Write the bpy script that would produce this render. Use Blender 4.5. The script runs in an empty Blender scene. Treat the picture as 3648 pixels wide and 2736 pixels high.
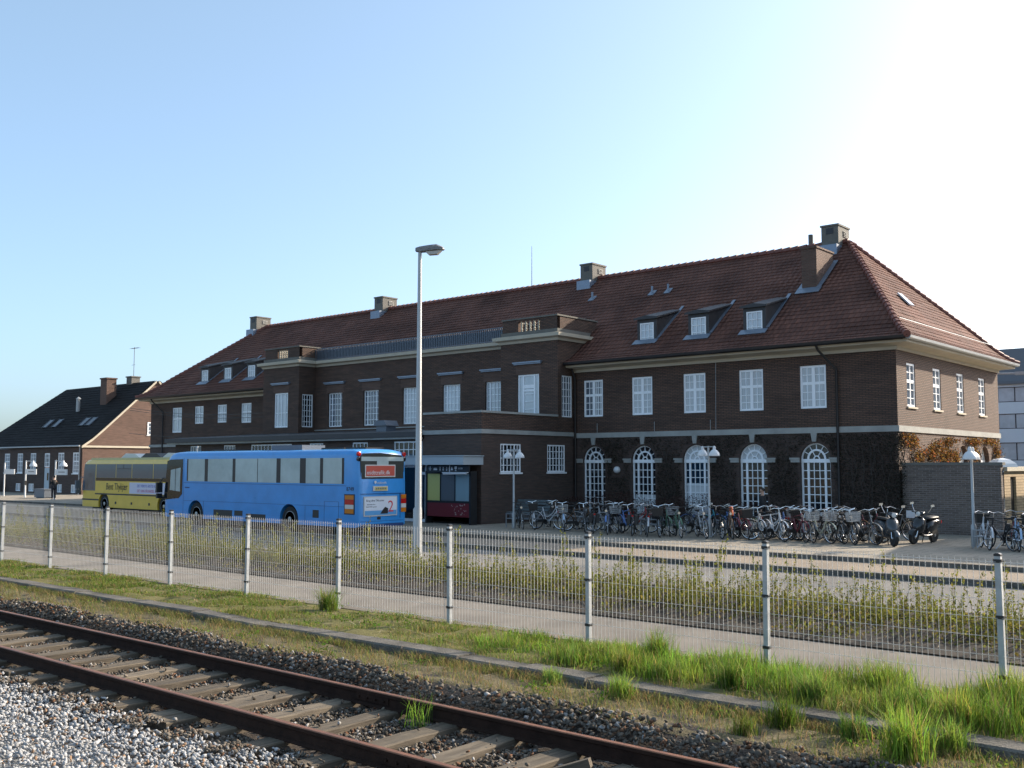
import bpy, bmesh, math, random
import numpy as np
from math import sin, cos, pi, radians, sqrt, atan2
from mathutils import Vector, Matrix
random.seed(7); RNG = np.random.default_rng(11)
SC = bpy.context.scene
COL = SC.collection

# ---------------------------------------------------------------- materials
def new_mat(name):
    m = bpy.data.materials.new(name); m.use_nodes = True
    nt = m.node_tree
    return m, nt, nt.nodes['Principled BSDF']
def mat(name, col, rough=0.6, metal=0.0, spec=0.5, var=0.0, scale=4.0, bump=0.0, bscale=60.0, coat=0.0):
    m, nt, b = new_mat(name)
    b.inputs['Base Color'].default_value = (*col, 1); b.inputs['Roughness'].default_value = rough
    b.inputs['Metallic'].default_value = metal; b.inputs['Specular IOR Level'].default_value = spec
    b.inputs['Coat Weight'].default_value = coat
    if var > 0 or bump > 0:
        geo = nt.nodes.new('ShaderNodeNewGeometry')
    if var > 0:
        n = nt.nodes.new('ShaderNodeTexNoise'); n.inputs['Scale'].default_value = scale; n.inputs['Detail'].default_value = 8
        n.inputs['Roughness'].default_value = 0.65
        nt.links.new(geo.outputs['Position'], n.inputs['Vector'])
        mr = nt.nodes.new('ShaderNodeMapRange'); mr.inputs['From Min'].default_value = 0.25; mr.inputs['From Max'].default_value = 0.75
        mr.inputs['To Min'].default_value = 1 - var; mr.inputs['To Max'].default_value = 1 + var
        nt.links.new(n.outputs['Fac'], mr.inputs['Value'])
        mx = nt.nodes.new('ShaderNodeVectorMath'); mx.operation = 'SCALE'
        mx.inputs[0].default_value = col; nt.links.new(mr.outputs['Result'], mx.inputs['Scale'])
        nt.links.new(mx.outputs['Vector'], b.inputs['Base Color'])
        r2 = nt.nodes.new('ShaderNodeMapRange'); r2.inputs['To Min'].default_value = max(0, rough - .12); r2.inputs['To Max'].default_value = min(1, rough + .12)
        nt.links.new(n.outputs['Fac'], r2.inputs['Value']); nt.links.new(r2.outputs['Result'], b.inputs['Roughness'])
    if bump > 0:
        n2 = nt.nodes.new('ShaderNodeTexNoise'); n2.inputs['Scale'].default_value = bscale; n2.inputs['Detail'].default_value = 6
        nt.links.new(geo.outputs['Position'], n2.inputs['Vector'])
        bp = nt.nodes.new('ShaderNodeBump'); bp.inputs['Strength'].default_value = bump; bp.inputs['Distance'].default_value = 0.02
        nt.links.new(n2.outputs['Fac'], bp.inputs['Height']); nt.links.new(bp.outputs['Normal'], b.inputs['Normal'])
    return m
def brick_mat(name, c1, c2, mortar, bw=0.24, bh=0.065, ms=0.012, stain=0.35, rough=0.85, sscale=0.35):
    m, nt, b = new_mat(name)
    geo = nt.nodes.new('ShaderNodeNewGeometry'); sep = nt.nodes.new('ShaderNodeSeparateXYZ')
    nt.links.new(geo.outputs['Position'], sep.inputs[0])
    add = nt.nodes.new('ShaderNodeMath'); add.operation = 'ADD'
    nt.links.new(sep.outputs['X'], add.inputs[0]); nt.links.new(sep.outputs['Y'], add.inputs[1])
    cmb = nt.nodes.new('ShaderNodeCombineXYZ')
    nt.links.new(add.outputs[0], cmb.inputs['X']); nt.links.new(sep.outputs['Z'], cmb.inputs['Y'])
    br = nt.nodes.new('ShaderNodeTexBrick'); br.inputs['Scale'].default_value = 1
    br.inputs['Brick Width'].default_value = bw; br.inputs['Row Height'].default_value = bh; br.inputs['Mortar Size'].default_value = ms
    br.inputs['Mortar Smooth'].default_value = 0.3
    br.inputs['Color1'].default_value = (*c1, 1); br.inputs['Color2'].default_value = (*c2, 1); br.inputs['Mortar'].default_value = (*mortar, 1)
    nt.links.new(cmb.outputs[0], br.inputs['Vector'])
    n = nt.nodes.new('ShaderNodeTexNoise'); n.inputs['Scale'].default_value = sscale; n.inputs['Detail'].default_value = 10; n.inputs['Roughness'].default_value = .7
    mp = nt.nodes.new('ShaderNodeMapping'); mp.inputs['Scale'].default_value = (1, 1, 2.2)
    nt.links.new(geo.outputs['Position'], mp.inputs['Vector']); nt.links.new(mp.outputs[0], n.inputs['Vector'])
    n3 = nt.nodes.new('ShaderNodeTexNoise'); n3.inputs['Scale'].default_value = 3.0; n3.inputs['Detail'].default_value = 4
    mp3 = nt.nodes.new('ShaderNodeMapping'); mp3.inputs['Scale'].default_value = (.5, .5, 5)
    nt.links.new(geo.outputs['Position'], mp3.inputs['Vector']); nt.links.new(mp3.outputs[0], n3.inputs['Vector'])
    ma = nt.nodes.new('ShaderNodeMath'); ma.operation = 'ADD'; nt.links.new(n.outputs['Fac'], ma.inputs[0]); nt.links.new(n3.outputs['Fac'], ma.inputs[1])
    mr = nt.nodes.new('ShaderNodeMapRange'); mr.inputs['From Min'].default_value = .6; mr.inputs['From Max'].default_value = 1.4
    mr.inputs['To Min'].default_value = 1 - stain; mr.inputs['To Max'].default_value = 1 + stain
    nt.links.new(ma.outputs[0], mr.inputs['Value'])
    sc = nt.nodes.new('ShaderNodeVectorMath'); sc.operation = 'SCALE'
    nt.links.new(br.outputs['Color'], sc.inputs[0]); nt.links.new(mr.outputs['Result'], sc.inputs['Scale'])
    nt.links.new(sc.outputs['Vector'], b.inputs['Base Color']); b.inputs['Roughness'].default_value = rough
    bp = nt.nodes.new('ShaderNodeBump'); bp.inputs['Strength'].default_value = .7; bp.inputs['Distance'].default_value = 0.012; bp.invert = True
    nt.links.new(br.outputs['Fac'], bp.inputs['Height']); nt.links.new(bp.outputs['Normal'], b.inputs['Normal'])
    return m
def attr_mat(name, rough=0.7, spec=0.3, trans=0.0, var=0.0, scale=30):
    m, nt, b = new_mat(name)
    a = nt.nodes.new('ShaderNodeAttribute'); a.attribute_name = 'tint'
    nt.links.new(a.outputs['Color'], b.inputs['Base Color'])
    b.inputs['Roughness'].default_value = rough; b.inputs['Specular IOR Level'].default_value = spec
    if var > 0:
        geo = nt.nodes.new('ShaderNodeNewGeometry'); n = nt.nodes.new('ShaderNodeTexNoise'); n.inputs['Scale'].default_value = scale; n.inputs['Detail'].default_value = 6
        nt.links.new(geo.outputs['Position'], n.inputs['Vector'])
        mr = nt.nodes.new('ShaderNodeMapRange'); mr.inputs['From Min'].default_value = .25; mr.inputs['From Max'].default_value = .75
        mr.inputs['To Min'].default_value = 1 - var; mr.inputs['To Max'].default_value = 1 + var
        nt.links.new(n.outputs['Fac'], mr.inputs['Value'])
        sc = nt.nodes.new('ShaderNodeVectorMath'); sc.operation = 'SCALE'
        nt.links.new(a.outputs['Color'], sc.inputs[0]); nt.links.new(mr.outputs['Result'], sc.inputs['Scale'])
        nt.links.new(sc.outputs['Vector'], b.inputs['Base Color'])
    if trans > 0:
        t = nt.nodes.new('ShaderNodeBsdfTranslucent'); mx = nt.nodes.new('ShaderNodeMixShader'); mx.inputs['Fac'].default_value = trans
        nt.links.new(a.outputs['Color'], t.inputs['Color'])
        nt.links.new(b.outputs[0], mx.inputs[1]); nt.links.new(t.outputs[0], mx.inputs[2])
        nt.links.new(mx.outputs[0], nt.nodes['Material Output'].inputs['Surface'])
    return m

# ---------------------------------------------------------------- objects
def tag(o, label=None, cat=None, group=None, kind=None):
    if label: o['label'] = label
    if cat: o['category'] = cat
    if group: o['group'] = group
    if kind: o['kind'] = kind
    return o
def thing(name, label, cat, loc=(0, 0, 0), rz=0.0, group=None, scale=1.0):
    o = bpy.data.objects.new(name, None); COL.objects.link(o)
    o.empty_display_size = .3
    o.location = loc; o.rotation_euler = (0, 0, rz); o.scale = (scale,) * 3
    return tag(o, label, cat, group)
def copy_tree(o, parent=None):
    c = o.copy(); COL.objects.link(c)
    if parent is not None: c.parent = parent
    for ch in list(o.children): copy_tree(ch, c)
    return c
class MB:
    def __init__(s): s.v = []; s.f = []; s.m = []; s.cuts = [(0, 0)]
    def cut(s):
        s.cuts.append((len(s.v), len(s.f))); return s
    def builds(s, name, mats, parent=None, **k):
        cs = s.cuts + [(len(s.v), len(s.f))]; out = []
        for (v0, f0), (v1, f1) in zip(cs[:-1], cs[1:]):
            if f1 == f0: continue
            p = MB(); p.v = s.v[v0:v1]; p.f = [tuple(i - v0 for i in f) for f in s.f[f0:f1]]; p.m = s.m[f0:f1]
            out.append(p.build(name, mats, parent, **k))
        return out
    def quad(s, *p, m=0):
        b = len(s.v); s.v.extend(tuple(q) for q in p); s.f.append(tuple(range(b, b + len(p)))); s.m.append(m)
    def add(s, vs, fs, m=0):
        b = len(s.v); s.v.extend(tuple(q) for q in vs)
        for f in fs: s.f.append(tuple(i + b for i in f)); s.m.append(m)
        return s
    def box(s, x0, x1, y0, y1, z0, z1, m=0):
        vs = [(x0, y0, z0), (x1, y0, z0), (x1, y1, z0), (x0, y1, z0), (x0, y0, z1), (x1, y0, z1), (x1, y1, z1), (x0, y1, z1)]
        return s.add(vs, [(0, 3, 2, 1), (4, 5, 6, 7), (0, 1, 5, 4), (1, 2, 6, 5), (2, 3, 7, 6), (3, 0, 4, 7)], m)
    def obox(s, c, ax, ay, az, m=0):
        c, ax, ay, az = map(Vector, (c, ax, ay, az)); vs = []
        for k in (-1, 1):
            for i, j in ((-1, -1), (1, -1), (1, 1), (-1, 1)): vs.append(c + ax * i + ay * j + az * k)
        return s.add(vs, [(0, 3, 2, 1), (4, 5, 6, 7), (0, 1, 5, 4), (1, 2, 6, 5), (2, 3, 7, 6), (3, 0, 4, 7)], m)
    def prism(s, prof, axis, a0, a1, m=0):
        """closed profile in the plane normal to the axis ('x': (y,z), 'y': (x,z), 'z': (x,y))"""
        n = len(prof)
        def P(p, a): return (a, p[0], p[1]) if axis == 'x' else (p[0], a, p[1]) if axis == 'y' else (p[0], p[1], a)
        vs = [P(p, a0) for p in prof] + [P(p, a1) for p in prof]
        fs = [tuple(range(n))[::-1], tuple(range(n, 2 * n))] + [(i, (i + 1) % n, n + (i + 1) % n, n + i) for i in range(n)]
        return s.add(vs, fs, m)
    def tube(s, path, r, n=6, m=0, cap=True):
        path = [Vector(p) for p in path]; rr = r if isinstance(r, (list, tuple)) else [r] * len(path)
        vs = []; fs = []; prev = None
        for i, p in enumerate(path):
            d = (path[min(i + 1, len(path) - 1)] - path[max(i - 1, 0)]).normalized()
            if prev is None:
                a = Vector((0, 0, 1)) if abs(d.z) < .9 else Vector((1, 0, 0)); u = d.cross(a).normalized()
            else:
                u = (prev - d * prev.dot(d)); u = u.normalized() if u.length > 1e-6 else d.orthogonal().normalized()
            prev = u; w = d.cross(u)
            for k in range(n):
                t = 2 * pi * k / n + pi / n; vs.append(p + (u * cos(t) + w * sin(t)) * rr[i])
        for i in range(len(path) - 1):
            for k in range(n):
                k2 = (k + 1) % n; fs.append((i * n + k, i * n + k2, (i + 1) * n + k2, (i + 1) * n + k))
        if cap:
            fs.append(tuple(range(n))[::-1]); e = (len(path) - 1) * n; fs.append(tuple(range(e, e + n)))
        return s.add(vs, fs, m)
    def lathe(s, prof, c=(0, 0, 0), n=16, m=0, axis='z'):
        vs = []; fs = []
        for r, h in prof:
            for k in range(n):
                t = 2 * pi * k / n; a, b_ = r * cos(t), r * sin(t)
                vs.append((c[0] + a, c[1] + b_, c[2] + h) if axis == 'z' else (c[0] + a, c[1] + h, c[2] + b_) if axis == 'y' else (c[0] + h, c[1] + a, c[2] + b_))
        for i in range(len(prof) - 1):
            for k in range(n):
                k2 = (k + 1) % n; fs.append((i * n + k, i * n + k2, (i + 1) * n + k2, (i + 1) * n + k))
        fs.append(tuple(range(n))[::-1]); e = (len(prof) - 1) * n; fs.append(tuple(range(e, e + n)))
        return s.add(vs, fs, m)
    def torus(s, c, R, r, N=28, n=6, m=0, axis='y', a0=0, a1=2 * pi):
        closed = abs(a1 - a0 - 2 * pi) < 1e-6; K = N if closed else N + 1; vs = []; fs = []
        for i in range(K):
            t = a0 + (a1 - a0) * i / N
            for k in range(n):
                q = 2 * pi * k / n; rad = R + r * cos(q); h = r * sin(q)
                a, b_ = rad * cos(t), rad * sin(t)
                vs.append((c[0] + a, c[1] + h, c[2] + b_) if axis == 'y' else (c[0] + a, c[1] + b_, c[2] + h) if axis == 'z' else (c[0] + h, c[1] + a, c[2] + b_))
        for i in range(N):
            i2 = (i + 1) % K
            for k in range(n):
                k2 = (k + 1) % n; fs.append((i * n + k, i * n + k2, i2 * n + k2, i2 * n + k))
        return s.add(vs, fs, m)
    def mesh(s, name, mats, smooth=False, recalc=True):
        me = bpy.data.meshes.new(name); me.from_pydata(s.v, [], s.f)
        if not isinstance(mats, (list, tuple)): mats = [mats]
        for mm in mats: me.materials.append(mm)
        me.polygons.foreach_set('material_index', s.m)
        if recalc:
            bm = bmesh.new(); bm.from_mesh(me); bmesh.ops.recalc_face_normals(bm, faces=bm.faces); bm.to_mesh(me); bm.free()
        if smooth is True: me.polygons.foreach_set('use_smooth', [True] * len(me.polygons))
        elif smooth: me.polygons.foreach_set('use_smooth', [True] * len(me.polygons)); me.set_sharp_from_angle(angle=radians(smooth))
        me.update(); return me
    def build(s, name, mats, parent=None, smooth=False, recalc=True, local=False):
        return link(name, s.mesh(name, mats, smooth, recalc), parent, local)
def link(name, me, parent=None, local=False):
    """local=False: the mesh holds world coordinates, whatever the place of its (unrotated) parents"""
    o = bpy.data.objects.new(name, me); COL.objects.link(o)
    if parent is not None:
        o.parent = parent
        if not local:
            p = parent; off = Vector()
            while p is not None:
                off += p.location; p = p.parent
            o.location = -off
    return o
def tint_mesh(name, verts, faces_flat, nper, tints, material, smooth=False):
    """numpy mesh of faces all with nper corners and a colour per face"""
    me = bpy.data.meshes.new(name); nf = len(faces_flat) // nper
    me.vertices.add(len(verts)); me.vertices.foreach_set('co', np.asarray(verts, np.float32).ravel())
    me.loops.add(len(faces_flat)); me.loops.foreach_set('vertex_index', np.asarray(faces_flat, np.int32))
    me.polygons.add(nf); me.polygons.foreach_set('loop_start', np.arange(nf, dtype=np.int32) * nper)
    a = me.attributes.new('tint', 'FLOAT_COLOR', 'FACE')
    c = np.ones((nf, 4), np.float32); c[:, :3] = tints; a.data.foreach_set('color', c.ravel())
    me.materials.append(material)
    if smooth: me.polygons.foreach_set('use_smooth', np.ones(nf, bool))
    me.update(calc_edges=True); return me
def text(body, size, parent, m, loc, rx=pi / 2, rz=0.0, align='LEFT', ext=0.002, name='lettering', shear=0.0, sx=1.0):
    cu = bpy.data.curves.new(name, 'FONT'); cu.body = body; cu.size = size; cu.extrude = ext; cu.align_x = align; cu.shear = shear; cu.resolution_u = 3
    t = bpy.data.objects.new('tmp', cu); COL.objects.link(t)
    me = bpy.data.meshes.new_from_object(t.evaluated_get(bpy.context.evaluated_depsgraph_get())); bpy.data.objects.remove(t)
    me.materials.clear(); me.materials.append(m)
    me.transform(Matrix.Translation(loc) @ Matrix.Rotation(rz, 4, 'Z') @ Matrix.Rotation(rx, 4, 'X') @ Matrix.Diagonal((sx, 1, 1, 1)))
    return link(name, me, parent)
# planes: P(u, z, d) -> world, d metres behind the wall face
def front(Y): return lambda u, z, d=0.0: (u, Y + d, z)
def side(X): return lambda u, z, d=0.0: (X - d, u, z)
def wall(mb, P, u0, u1, z0, z1, holes, depth=0.22, m=0, mr=None):
    """wall face with rectangular holes (a,b,c,d) or arched ones (a,b,c,spring,'arch') and their reveals"""
    mr = m if mr is None else mr
    us = sorted({u0, u1, *[h[0] for h in holes], *[h[1] for h in holes]})
    rc = []
    for h in holes:
        a, b, c, d = h[:4]
        if len(h) > 4: rc.append((a, b, c, d + (b - a) / 2))
        else: rc.append((a, b, c, d))
    zs = sorted({z0, z1, *[r[2] for r in rc], *[r[3] for r in rc]})
    for i in range(len(us) - 1):
        for j in range(len(zs) - 1):
            cu, cz = (us[i] + us[i + 1]) / 2, (zs[j] + zs[j + 1]) / 2
            if any(r[0] < cu < r[1] and r[2] < cz < r[3] for r in rc): continue
            mb.quad(P(us[i], zs[j]), P(us[i + 1], zs[j]), P(us[i + 1], zs[j + 1]), P(us[i], zs[j + 1]), m=m)
    for h, r in zip(holes, rc):
        a, b, c, d = h[:4]
        mb.quad(P(a, c), P(a, d), P(a, d, depth), P(a, c, depth), m=mr); mb.quad(P(b, c), P(b, d), P(b, d, depth), P(b, c, depth), m=mr)
        mb.quad(P(a, c), P(b, c), P(b, c, depth), P(a, c, depth), m=mr)
        if len(h) > 4:
            R = (b - a) / 2; cx = (a + b) / 2; N = 16; t = r[3]
            pts = [(cx - R * cos(pi * k / N), d + R * sin(pi * k / N)) for k in range(N + 1)]
            for k in range(N):
                (p0, q0), (p1, q1) = pts[k], pts[k + 1]
                mb.quad(P(p0, q0), P(p1, q1), P(p1, t), P(p0, t), m=m)
                mb.quad(P(p0, q0), P(p1, q1), P(p1, q1, depth), P(p0, q0, depth), m=mr)
        else: mb.quad(P(a, d), P(b, d), P(b, d, depth), P(a, d, depth), m=mr)
def bar(mb, P, u0, u1, z0, z1, d0, d1, m=0):
    A = [P(u, z, d) for d in (d1, d0) for u, z in ((u0, z0), (u1, z0), (u1, z1), (u0, z1))]
    mb.add(A, [(0, 1, 2, 3), (4, 7, 6, 5), (0, 4, 5, 1), (1, 5, 6, 2), (2, 6, 7, 3), (3, 7, 4, 0)], m)
def window(parent, P, u0, u1, z0, z1, mats, vb=(), hb=(), fr=0.07, d=0.10, sill=None, name='window', dd=0.05, backs=()):
    """frame and glazing bars as one mesh, the panes as a sub-part; vb / hb = [(position 0..1, width, lo, hi)]"""
    mb = MB(); W = u1 - u0; Hh = z1 - z0
    bar(mb, P, u0, u0 + fr, z0, z1, d, d + dd); bar(mb, P, u1 - fr, u1, z0, z1, d, d + dd)
    bar(mb, P, u0 + fr, u1 - fr, z0, z0 + fr, d + .002, d + dd); bar(mb, P, u0 + fr, u1 - fr, z1 - fr, z1, d + .002, d + dd)
    for t in vb:
        p, w = t[0], t[1]; lo = t[2] if len(t) > 2 else 0; hi = t[3] if len(t) > 3 else 1
        c = u0 + W * p; bar(mb, P, c - w / 2, c + w / 2, max(z0 + Hh * lo, z0 + fr), min(z0 + Hh * hi, z1 - fr), d + .006, d + dd)
    for t in hb:
        p, w = t[0], t[1]; lo = t[2] if len(t) > 2 else 0; hi = t[3] if len(t) > 3 else 1
        c = z0 + Hh * p; bar(mb, P, max(u0 + W * lo, u0 + fr), min(u0 + W * hi, u1 - fr), c - w / 2, c + w / 2, d + .010, d + dd)
    w = mb.build(name, mats[0], parent)
    g = MB(); g.quad(P(u0 + fr * .5, z0 + fr * .5, d + dd - .012), P(u1 - fr * .5, z0 + fr * .5, d + dd - .012), P(u1 - fr * .5, z1 - fr * .5, d + dd - .012), P(u0 + fr * .5, z1 - fr * .5, d + dd - .012))
    g.build('pane', mats[1], w, recalc=False)
    for (a, b_, c, e, mm, nm) in backs:      # curtains or blinds a little behind... shown just in front of the pane plane
        k = MB(); bar(k, P, u0 + W * a, u0 + W * b_, z0 + Hh * c, z0 + Hh * e, d + dd - .022, d + dd - .016); k.build(nm, mm, w)
    if sill is not None:
        sb = MB(); bar(sb, P, u0 - .06, u1 + .06, z0 - .07, z0 - .004, -.06, d + .02); sb.build('sill', sill, w)
    return w
# ================================================================ materials
M = {}
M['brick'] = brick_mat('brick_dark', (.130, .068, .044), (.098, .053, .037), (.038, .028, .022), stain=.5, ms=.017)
M['brick_low'] = brick_mat('brick_soot', (.085, .05, .038), (.065, .04, .032), (.06, .048, .04), stain=.4)  # darker brick tone, mainly for the low walls
M['brick_warm'] = brick_mat('brick_warm', (.120, .064, .046), (.098, .054, .04), (.11, .08, .062), stain=.4)
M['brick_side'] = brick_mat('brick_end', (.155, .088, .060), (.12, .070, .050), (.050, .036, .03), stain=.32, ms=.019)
M['brick_wall'] = brick_mat('brick_yard', (.15, .115, .095), (.10, .075, .062), (.20, .17, .15), stain=.3, bh=.072)
M['clad'] = brick_mat('brick_yellow', (.42, .31, .18), (.36, .26, .15), (.22, .16, .09), stain=.15, bh=.10, bw=.5)
M['cream'] = mat('cream_render', (.46, .41, .32), .8, var=.12, scale=1.2)
M['stone'] = mat('grey_stone', (.30, .30, .28), .85, var=.25, scale=1.5, bump=.3)
M['frame'] = mat('white_paint', (.82, .84, .86), .45, var=.05, scale=3)
M['glass_dark'] = mat('glass_dark', (.010, .013, .018), .04, spec=.7, bump=.12, bscale=2.2)
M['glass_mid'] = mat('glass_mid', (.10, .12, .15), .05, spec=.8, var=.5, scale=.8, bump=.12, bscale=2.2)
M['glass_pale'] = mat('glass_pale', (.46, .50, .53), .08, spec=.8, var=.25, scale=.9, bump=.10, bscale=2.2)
M['curtain'] = mat('curtain_cloth', (.50, .52, .53), .8)
M['iron'] = mat('dark_iron', (.022, .023, .025), .5, metal=.3)
M['gutter'] = mat('gutter_zinc', (.035, .033, .034), .4, metal=.5)
M['lead'] = mat('lead_flashing', (.20, .24, .30), .4, metal=.4, var=.2, scale=3)
M['dormer'] = mat('dormer_slate', (.03, .028, .03), .55, var=.2)
M['concrete'] = mat('chimney_render', (.135, .128, .112), .85, var=.2, scale=2)
M['rail_grey'] = mat('railing_grey', (.12, .14, .17), .5, metal=.3)
M['galv'] = mat('galvanised', (.36, .375, .38), .5, metal=.45, var=.22, scale=7)
M['wire'] = mat('fence_wire', (.50, .49, .47), .5, metal=.3)
M['black'] = mat('black_plastic', (.012, .012, .013), .45)
M['white'] = mat('white_enamel', (.62, .63, .64), .3, coat=.4)
def roof_mat(name, c1, c2):
    m, nt, b = new_mat(name)
    uv = nt.nodes.new('ShaderNodeUVMap'); uv.uv_map = 'tile'
    br = nt.nodes.new('ShaderNodeTexBrick'); br.inputs['Scale'].default_value = 1
    br.inputs['Brick Width'].default_value = .24; br.inputs['Row Height'].default_value = .34; br.inputs['Mortar Size'].default_value = .012; br.inputs['Mortar Smooth'].default_value = .6
    br.inputs['Color1'].default_value = (*c1, 1); br.inputs['Color2'].default_value = (*c2, 1); br.inputs['Mortar'].default_value = (c2[0] * .4, c2[1] * .4, c2[2] * .4, 1)
    nt.links.new(uv.outputs['UV'], br.inputs['Vector'])
    geo = nt.nodes.new('ShaderNodeNewGeometry'); n = nt.nodes.new('ShaderNodeTexNoise'); n.inputs['Scale'].default_value = .55; n.inputs['Detail'].default_value = 10
    nt.links.new(geo.outputs['Position'], n.inputs['Vector'])
    mr = nt.nodes.new('ShaderNodeMapRange'); mr.inputs['From Min'].default_value = .3; mr.inputs['From Max'].default_value = .7; mr.inputs['To Min'].default_value = .68; mr.inputs['To Max'].default_value = 1.3
    nt.links.new(n.outputs['Fac'], mr.inputs['Value'])
    sc = nt.nodes.new('ShaderNodeVectorMath'); sc.operation = 'SCALE'
    nt.links.new(br.outputs['Color'], sc.inputs[0]); nt.links.new(mr.outputs['Result'], sc.inputs['Scale']); nt.links.new(sc.outputs['Vector'], b.inputs['Base Color'])
    b.inputs['Roughness'].default_value = .75; b.inputs['Specular IOR Level'].default_value = .12
    wv = nt.nodes.new('ShaderNodeTexWave'); wv.inputs['Scale'].default_value = 1.309; wv.wave_profile = 'SIN'; wv.inputs['Distortion'].default_value = 0
    nt.links.new(uv.outputs['UV'], wv.inputs['Vector'])
    bp = nt.nodes.new('ShaderNodeBump'); bp.inputs['Strength'].default_value = .9; bp.inputs['Distance'].default_value = .05
    nt.links.new(wv.outputs['Fac'], bp.inputs['Height']); nt.links.new(bp.outputs['Normal'], b.inputs['Normal'])
    return m
M['tile'] = roof_mat('roof_tiles_red', (.142, .064, .046), (.108, .051, .039))
M['tile_black'] = roof_mat('roof_tiles_black', (.020, .018, .018), (.014, .013, .013))
def ground_mat(name, c, c2, scale, rough=.9, fine=120, bump=.4):
    m, nt, b = new_mat(name)
    geo = nt.nodes.new('ShaderNodeNewGeometry')
    n = nt.nodes.new('ShaderNodeTexNoise'); n.inputs['Scale'].default_value = scale; n.inputs['Detail'].default_value = 12; n.inputs['Roughness'].default_value = .62
    n2 = nt.nodes.new('ShaderNodeTexNoise'); n2.inputs['Scale'].default_value = fine; n2.inputs['Detail'].default_value = 3
    for q in (n, n2): nt.links.new(geo.outputs['Position'], q.inputs['Vector'])
    cr = nt.nodes.new('ShaderNodeValToRGB'); cr.color_ramp.elements[0].position = .36; cr.color_ramp.elements[1].position = .64
    cr.color_ramp.elements[0].color = (*c, 1); cr.color_ramp.elements[1].color = (*c2, 1)
    nt.links.new(n.outputs['Fac'], cr.inputs['Fac'])
    mr = nt.nodes.new('ShaderNodeMapRange'); mr.inputs['From Min'].default_value = .3; mr.inputs['From Max'].default_value = .7; mr.inputs['To Min'].default_value = .75; mr.inputs['To Max'].default_value = 1.25
    nt.links.new(n2.outputs['Fac'], mr.inputs['Value'])
    sc = nt.nodes.new('ShaderNodeVectorMath'); sc.operation = 'SCALE'
    nt.links.new(cr.outputs['Color'], sc.inputs[0]); nt.links.new(mr.outputs['Result'], sc.inputs['Scale']); nt.links.new(sc.outputs['Vector'], b.inputs['Base Color'])
    b.inputs['Roughness'].default_value = rough; b.inputs['Specular IOR Level'].default_value = .25
    bp = nt.nodes.new('ShaderNodeBump'); bp.inputs['Strength'].default_value = bump; bp.inputs['Distance'].default_value = .015
    nt.links.new(n2.outputs['Fac'], bp.inputs['Height']); nt.links.new(bp.outputs['Normal'], b.inputs['Normal'])
    return m
M['asphalt'] = ground_mat('asphalt_road', (.135, .126, .116), (.215, .20, .18), .45)
M['path'] = ground_mat('asphalt_path', (.135, .118, .10), (.20, .176, .148), .9)
M['lane'] = ground_mat('lane_paving', (.22, .18, .14), (.28, .225, .17), .7)
M['plaza'] = ground_mat('plaza_paving', (.26, .225, .18), (.34, .295, .235), .6, fine=35, bump=.15)
_nt = M['plaza'].node_tree; _b = _nt.nodes['Principled BSDF']; _src = _b.inputs['Base Color'].links[0].from_socket
_geo = _nt.nodes.new('ShaderNodeNewGeometry'); _br = _nt.nodes.new('ShaderNodeTexBrick'); _br.inputs['Scale'].default_value = 1; _br.inputs['Brick Width'].default_value = .6; _br.inputs['Row Height'].default_value = .6
_br.inputs['Mortar Size'].default_value = .012; _br.inputs['Color1'].default_value = (1, 1, 1, 1); _br.inputs['Color2'].default_value = (.86, .87, .88, 1); _br.inputs['Mortar'].default_value = (.42, .42, .42, 1)
_nt.links.new(_geo.outputs['Position'], _br.inputs['Vector']); _mx = _nt.nodes.new('ShaderNodeVectorMath'); _mx.operation = 'MULTIPLY'
_nt.links.new(_src, _mx.inputs[0]); _nt.links.new(_br.outputs['Color'], _mx.inputs[1]); _nt.links.new(_mx.outputs[0], _b.inputs['Base Color'])
M['soil'] = ground_mat('bed_soil', (.022, .018, .014), (.046, .036, .027), 2.2, fine=45, bump=1.0)
M['verge'] = ground_mat('verge_moss', (.10, .098, .030), (.17, .145, .055), 1.6, fine=60, bump=1.0)
M['dry'] = ground_mat('dry_soil', (.12, .10, .055), (.17, .135, .075), 2.4, fine=50, bump=1.0)
M['grit'] = ground_mat('track_grit', (.045, .038, .032), (.075, .062, .052), 3, fine=40, bump=1.0)
M['grit_pale'] = ground_mat('pale_grit', (.25, .25, .245), (.34, .34, .335), 3, fine=40, bump=1.0)
M['kerb'] = ground_mat('kerb_concrete', (.085, .078, .066), (.165, .15, .13), 2.2, fine=55, bump=.9)
M['rust'] = mat('rusty_steel', (.030, .016, .011), .85, metal=.0, spec=.15, var=.5, scale=7, bump=.3)  # rusty brown with the shade of the rail sides darkened into the colour
M['rust_top'] = mat('rail_head', (.22, .095, .05), .5, metal=.45, var=.35, scale=5)
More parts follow.
